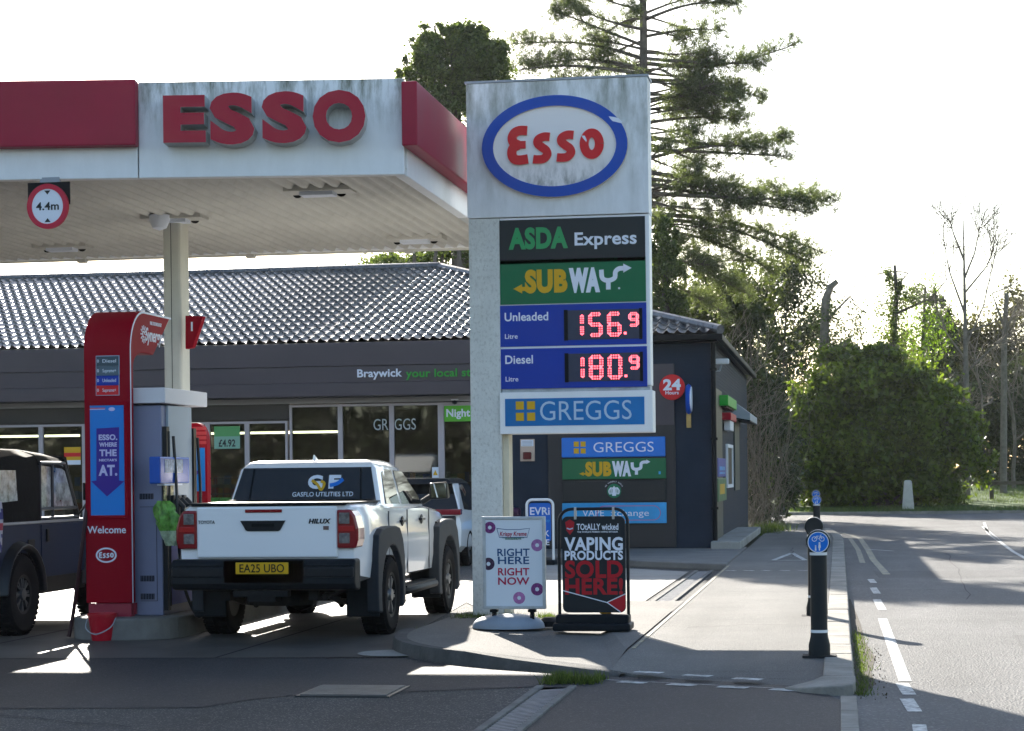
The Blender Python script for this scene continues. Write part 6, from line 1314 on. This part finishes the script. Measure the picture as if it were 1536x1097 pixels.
leafy('ivy_column', 'narrow ivy covered trunk standing just right of the price sign', 'tree', 56.0, (998, 600), [(998, 365, 20, 38, .42, 1500, 24), (1000, 420, 24, 48, .5, 2000, 30), (998, 480, 27, 50, .55, 2200, 30), (995, 545, 28, 60, .6, 1800, 30)], IVY, .055, [(((1000, 700), (1000, 500), (996, 330)), .16, .06)])
# dark thicket beyond the shop's end
for args in (('holly_tree', 'dark evergreen directly beyond the end of the shop wall', 64, (1130, 760), [(1125, 560, 55, 120, 2, 4200, 70), (1150, 690, 60, 90, 2, 3800, 60), (1085, 470, 55, 70, 2, 2600, 46)]),
             ('holly_tree', 'dark tall evergreen behind the left part of the big green laurel', 90, (1195, 760), [(1185, 470, 60, 90, 2, 3800, 60), (1210, 590, 70, 110, 2.4, 4600, 70), (1190, 710, 60, 70, 2, 3000, 50), (1140, 430, 55, 50, 2, 2000, 40)]),
             ('holly_tree', 'dark evergreen mass behind the bollards at the foot of the thicket', 70, (1100, 760), [(1060, 500, 60, 70, 2.2, 2600, 46), (1100, 640, 55, 110, 2.2, 4000, 60)])):
    leafy(args[0], args[1], 'evergreen', args[2], args[3], args[4], DARKG, .085, group='dark evergreens beyond the shop', twigs=8)
def bare(name, label, px, Y, h, r, depth, lean=(0, 0, 1), m=BARK, tm=TWIG, spread=.5, up=.15, kids=(2, 4), group=None, z0=0):
    bx_ = at(px, 750, Y)[0]; t = thing(name, label, 'tree', (bx_, Y, z0), group=group); out = []; d = np.array(lean, float); branchy(None, (0, 0, 0), d / np.linalg.norm(d), h, r, depth, out, spread, up, kids=kids, minr=.009)
    limbs(out, 'trunk', m, t, .03, 9); limbs(out, 'crown', tm, t, 0, .03); return t
for k, (px, Y, h, r, lab) in enumerate(((1100, 62, 2.6, .08, 'leafless grey twiggy tree just past the shop gutter'), (1165, 88, 3.2, .10, 'leafless twiggy tree between the shop end and the laurel'), (1215, 90, 3.2, .10, 'leafless twiggy tree under the lowest pine branches'), (1075, 63, 3.3, .09, 'leafless twiggy tree right behind the shop roof corner'))):
    bare('bare_tree', lab, px, Y, h, r, 4, (random.uniform(-.1, .1), 0, 1), spread=.55, up=.12, kids=(3, 4), group='leafless trees beyond the shop')
for k, (px, Y, lab) in enumerate(((1128, 58, 'tangle of pale leafless stems at the shop wall end, nearest'), (1150, 61, 'tangle of pale leafless stems leaning over the end of the path'))):
    t = thing('bramble', lab, 'bramble', (at(px, 760, Y)[0], Y, .05), group='bramble tangles'); c = MB()
    for i in range(110):
        a = random.uniform(0, 2 * math.pi); L_ = random.uniform(1.2, 3.4); zt = random.uniform(.4, 4.2); c.tube(curve3((random.uniform(-.6, .6), random.uniform(-1, 1), max(0, zt - 2)), (math.cos(a) * L_ * .6, math.sin(a) * L_, zt), random.uniform(.05, .6), 8, .28), .008, 3, 0, .004)
    c.build('stems', mat('pale_stem', (.20, .165, .12), .8, island=.3), t, fix=False)
# the big laurel
YL = 82.0
leafy('laurel_bush', 'huge rounded bright green laurel bush across the road junction', 'bush', YL, (1320, 760), [(1305, 650, 110, 95, 2.4, 7000, 90), (1275, 572, 62, 48, 1.8, 2600, 34), (1385, 655, 75, 88, 2.0, 4200, 56), (1215, 700, 62, 62, 2.2, 2600, 40), (1345, 580, 50, 44, 1.6, 1900, 26), (1436, 700, 40, 60, 1.6, 2000, 30), (1300, 722, 120, 42, 2.4, 2600, 40), (1232, 620, 46, 62, 1.5, 1700, 24), (1310, 545, 34, 26, 1.0, 800, 12), (1400, 600, 34, 34, 1.2, 900, 14), (1455, 655, 24, 34, 1.0, 700, 10), (1260, 530, 24, 20, .8, 500, 8), (1190, 660, 30, 40, 1.2, 800, 12), (1265, 650, 70, 80, 1.3, 2600, 60), (1370, 670, 60, 70, 1.2, 2000, 50), (1165, 715, 22, 40, 1.0, 600, 10), (1330, 535, 26, 16, .7, 350, 6), (1480, 690, 14, 26, .7, 350, 6)], LAUR, .125, twigs=26)
# snags and bare trees behind the laurel
def snag(name, label, Y, pts, r0, r1, blobs, leafm, m=BARK, sides=()):
    bx_ = at(pts[0][0], 750, Y)[0]; o = np.array((bx_, Y, 0)); t = thing(name, label, 'tree', (bx_, Y, 0)); P = [P3(*p, Y) - o for p in pts]; paths_ = [(P, r0, r1)] + [([P3(*p, Y) - o for p in q], .07, .02) for q in sides]
    out = []
    for q in sides:
        branchy(None, P3(*q[-1], Y) - o, np.array((random.uniform(-1, 1), .3, .3)), 1.4, .03, 3, out, .6, .05, minr=.009)
    limbs(paths_ + out, 'trunk', m, t)
    if blobs:
        s = Y / FPX; C = np.concatenate([blob(P3(px, py, Y) - o, (rx * s, rx * s, rz * s), n, cl, .5, .25) for px, py, rx, rz, n, cl in blobs]); leaves('crown', C, .062, leafm, t)
    return t
snag('dead_tree', 'broken leaning dead trunk with dark ivy behind the thicket', 86, [(1232, 720), (1236, 520), (1238, 450), (1246, 430), (1256, 422)], .24, .11, [(1238, 500, 22, 40, 900, 18), (1275, 500, 24, 50, 1000, 18)], IVY, PALEB, [((1240, 480), (1275, 445), (1300, 470))])
snag('ivy_snag', 'broken ivy covered trunk with bright yellow green leaves above the laurel', 88, [(1330, 720), (1338, 520), (1345, 440), (1342, 398)], .20, .06, [(1345, 470, 16, 50, 1300, 22), (1340, 420, 12, 22, 500, 9), (1370, 445, 24, 14, 500, 14), (1330, 500, 20, 40, 900, 18)], IVY, BARK, [((1345, 430), (1362, 410)), ((1345, 470), (1390, 450), (1420, 452))])
snag('ivy_snag', 'second ivy snag with pale young foliage, just right of the broken one', 90, [(1385, 720), (1384, 520), (1388, 430)], .14, .04, [(1385, 470, 40, 60, 1100, 40), (1360, 500, 40, 40, 900, 30), (1395, 510, 34, 40, 800, 26)], LIMEL, BARK, [((1386, 460), (1420, 420))])
t = thing('bare_tree', 'slender tall leafless tree standing against white sky on the right', 'tree', (at(1447, 750, 84)[0], 84, 0)); o = np.array((at(1447, 750, 84)[0], 84, 0)); out = []
def PP(l): return [P3(*p, 84) - o for p in l]
out.append((PP([(1450, 750), (1449, 560), (1447, 450), (1445, 330)]), .16, .02))
for l in ([(1448, 520), (1475, 460), (1500, 350)], [(1447, 470), (1425, 410), (1415, 360)], [(1446, 420), (1462, 380), (1470, 340)], [(1448, 560), (1490, 520), (1530, 490)], [(1449, 540), (1420, 500), (1405, 460)], [(1447, 440), (1480, 400), (1495, 365)], [(1446, 390), (1430, 350), (1425, 330)], [(1448, 500), (1500, 480), (1545, 470)]):
    q = PP(l); out.append((q, .05, .012))
    for k in range(13): branchy(None, q[1] + (q[2] - q[1]) * random.random(), (q[2] - q[1]) / np.linalg.norm(q[2] - q[1]) + np.random.normal(size=3) * .5, 1.0, .018, 2, out, .5, .1, minr=.008, kids=(2, 3))
limbs(out, 'trunk', PALEB, t, .03); limbs(out, 'crown', TWIG, t, 0, .03)
snag('dead_tree', 'pale broken dead trunk at the right edge behind the bare tree', 92, [(1505, 740), (1506, 520), (1510, 440)], .17, .10, [], None, PALEB, [((1506, 490), (1488, 440)), ((1508, 500), (1525, 460), (1540, 455))])
leafy('conifer', 'small dark conifer behind the right shoulder of the laurel', 'tree', 104, (1410, 700), [(1408, 520, 28, 60, 1.2, 2000, 40), (1412, 590, 40, 60, 1.4, 2200, 40), (1405, 470, 14, 40, .6, 700, 16)], DARKG, .09)
leafy('dark_bush', 'dark rounded bush behind the rail fence at the right edge', 'bush', 101, (1500, 725), [(1500, 680, 60, 62, 2.2, 4200, 60), (1545, 640, 60, 90, 2.4, 4200, 60), (1470, 600, 50, 60, 2, 2200, 46)], DARKG, .09, twigs=14)
leafy('scrub_tree', 'brownish half leafless scrub tree above the dark bush on the right', 'tree', 108, (1500, 700), [(1490, 580, 80, 90, 2.4, 5200, 160), (1420, 560, 55, 80, 2, 3000, 110), (1545, 540, 70, 110, 2.4, 4200, 130)], SCRUB, .11, twigs=60)
for k, (px, Y, h, lab) in enumerate(((1480, 95, 3.6, 'leafless tree behind the slender bare tree'), (1525, 97, 3.8, 'leafless tree at the right edge of the wood'), (1300, 96, 3.6, 'leafless tree left of the ivy snags'), (1400, 99, 3.4, 'leafless tree between the ivy snags and the slender bare tree'), (1435, 103, 3.2, 'leafless tree close behind the left side of the slender bare tree'), (1500, 105, 3.7, 'leafless tree directly behind the pale broken dead trunk'), (1275, 94, 3.3, 'leafless tree right of the leaning broken trunk with ivy'), (1360, 101, 3.3, 'leafless tree standing between the two ivy snags'))):
    bare('bare_tree', lab, px, Y, h, .12, 4, (random.uniform(-.1, .1), 0, 1), m=PALEB, spread=.6, up=.08, kids=(2, 4), group='leafless trees behind the laurel')
for k, (px, lab) in enumerate(((22, 'bare tree top left of its neighbours over the shop roof'), (88, 'bare tree top peeping over the shop roof beside the canopy column'))):
    bare('bare_tree', lab, px, 62, 3.6, .16, 3, (.1 - .2 * k, 0, 1), spread=.7, up=0, group='bare trees behind the shop roof')
# distant wood as one mass; unseen trees added behind the camera to darken reflections
def mass(name, label, cat, boxes, m, size):
    C = np.concatenate([np.random.uniform((x0, y0, z0), (x1, y1, z1), (n, 3)) for x0, x1, y0, y1, z0, z1, n in boxes]); hgt = 1 + .22 * np.sin(C[:, 0] * .55) + .13 * np.sin(C[:, 0] * 1.7 + 1); keep = C[:, 2] < np.array([b_[5] for b_ in boxes]).max() * hgt * .8
    o = leaves(name, C[keep], size, m); return tag(o, label, cat, kind='stuff')
mass('distant_wood', 'dark hazy wood closing the view behind all the trees', 'wood', [(-18, 70, 122, 128, 0, 10.5, 26000)], leafmat('wood_leaf', (.05, .055, .03), .3, .5, .7), .26)
mass('unseen_trees', 'unseen belt of dark trees behind the viewer, added for the reflections in the shop glass', 'trees', [(-60, 50, -34, -28, 0, 8.5, 26000)], DARKG, .42)
# grass and weeds
def tufts(name, label, spots, m, h):
    V_ = []
    for (x, y, z, n, sx, sy) in spots:
        for i in range(n):
            p = np.array((x + random.gauss(0, sx), y + random.gauss(0, sy), z)); a = random.uniform(0, 6.28); L_ = h * random.uniform(.4, 1.2); w = np.array((math.cos(a), math.sin(a), 0)) * .005 * (h / .1) ** .5; ln = np.array((random.gauss(0, .4), random.gauss(0, .4), 1)) * L_; V_ += [p - w, p + w, p + ln]
    V_ = np.array(V_); o = mesh_np(name, V_, np.arange(len(V_)).reshape(-1, 3), m); return tag(o, label, 'grass', kind='stuff')
tufts('grass_tuft', 'green grass tuft at the end of the drain channel', [(-2.08 + random.uniform(-.20, .22), 15.6 + random.uniform(-.15, .2), .01, 50, .035, .05) for k in range(20)], GRASSL, .085)
tufts('kerb_weeds', 'weeds growing in the gutter along the path kerb', [(.18, y, 0, 40, .04, .25) for y in np.arange(15.2, 20.5, .3)] + [(.16, 14.95, 0, 60, .05, .08)], GRASSL, .05)
tufts('post_weeds', 'weeds round the foot of the price sign post', [(-3.95 + random.uniform(-.1, .9), 21.3 + random.uniform(-.25, .1), .11, 34, .05, .05) for k in range(26)] + [(-4.3, 20.8, .01, 60, .1, .2)], GRASSL, .06)
tufts('verge_grass', 'long grass along the far verge under the laurel', [(random.uniform(-6, 14), random.uniform(76.3, 80), .1, 8, .15, .15) for k in range(900)] + [(random.uniform(-2.4, -1.6), random.uniform(50, 58), .05, 12, .2, .3) for k in range(80)], GRASSL, .22)
tufts('lawn_grass', 'sunlit lawn behind the rail fence at the right', [(xx, yy, .1 + .75 * (yy - 78) / 22, 10, .2, .2) for xx, yy in [(random.uniform(3, 18), random.uniform(82.5, 100)) for k in range(1500)]], GRASSL, .14)
leaf_litter = np.stack([np.random.uniform(.13, .36, 160), np.random.uniform(14.6, 19, 160), np.full(160, .006)], 1)
tag(leaves('leaf_litter', leaf_litter, .008, mat('dry_leaf', (.08, .06, .04), .9), None, up=((0, 0, 1), .35)), 'dead leaves and grit in the gutter beside the near bollard', 'leaves', kind='stuff')
# ------------------------------------------------------------------ thin haze added as glare, also fading the far trees
hz = MB(); hz.box(-75, 75, -40, 150, -1.0, 24); am = bpy.data.materials.new('air'); ho = hz.build('haze', am); tag(ho, 'thin haze over the whole scene, added as glare that lightens the far trees', 'haze', kind='stuff')
am.use_nodes = True; an = am.node_tree.nodes; an.remove(an['Principled BSDF']); pv = an.new('ShaderNodeVolumePrincipled'); pv.inputs['Color'].default_value = (.95, .96, 1, 1); pv.inputs['Density'].default_value = 0.00010; pv.inputs['Anisotropy'].default_value = 0.4
am.node_tree.links.new(pv.outputs[0], an['Material Output'].inputs['Volume'])
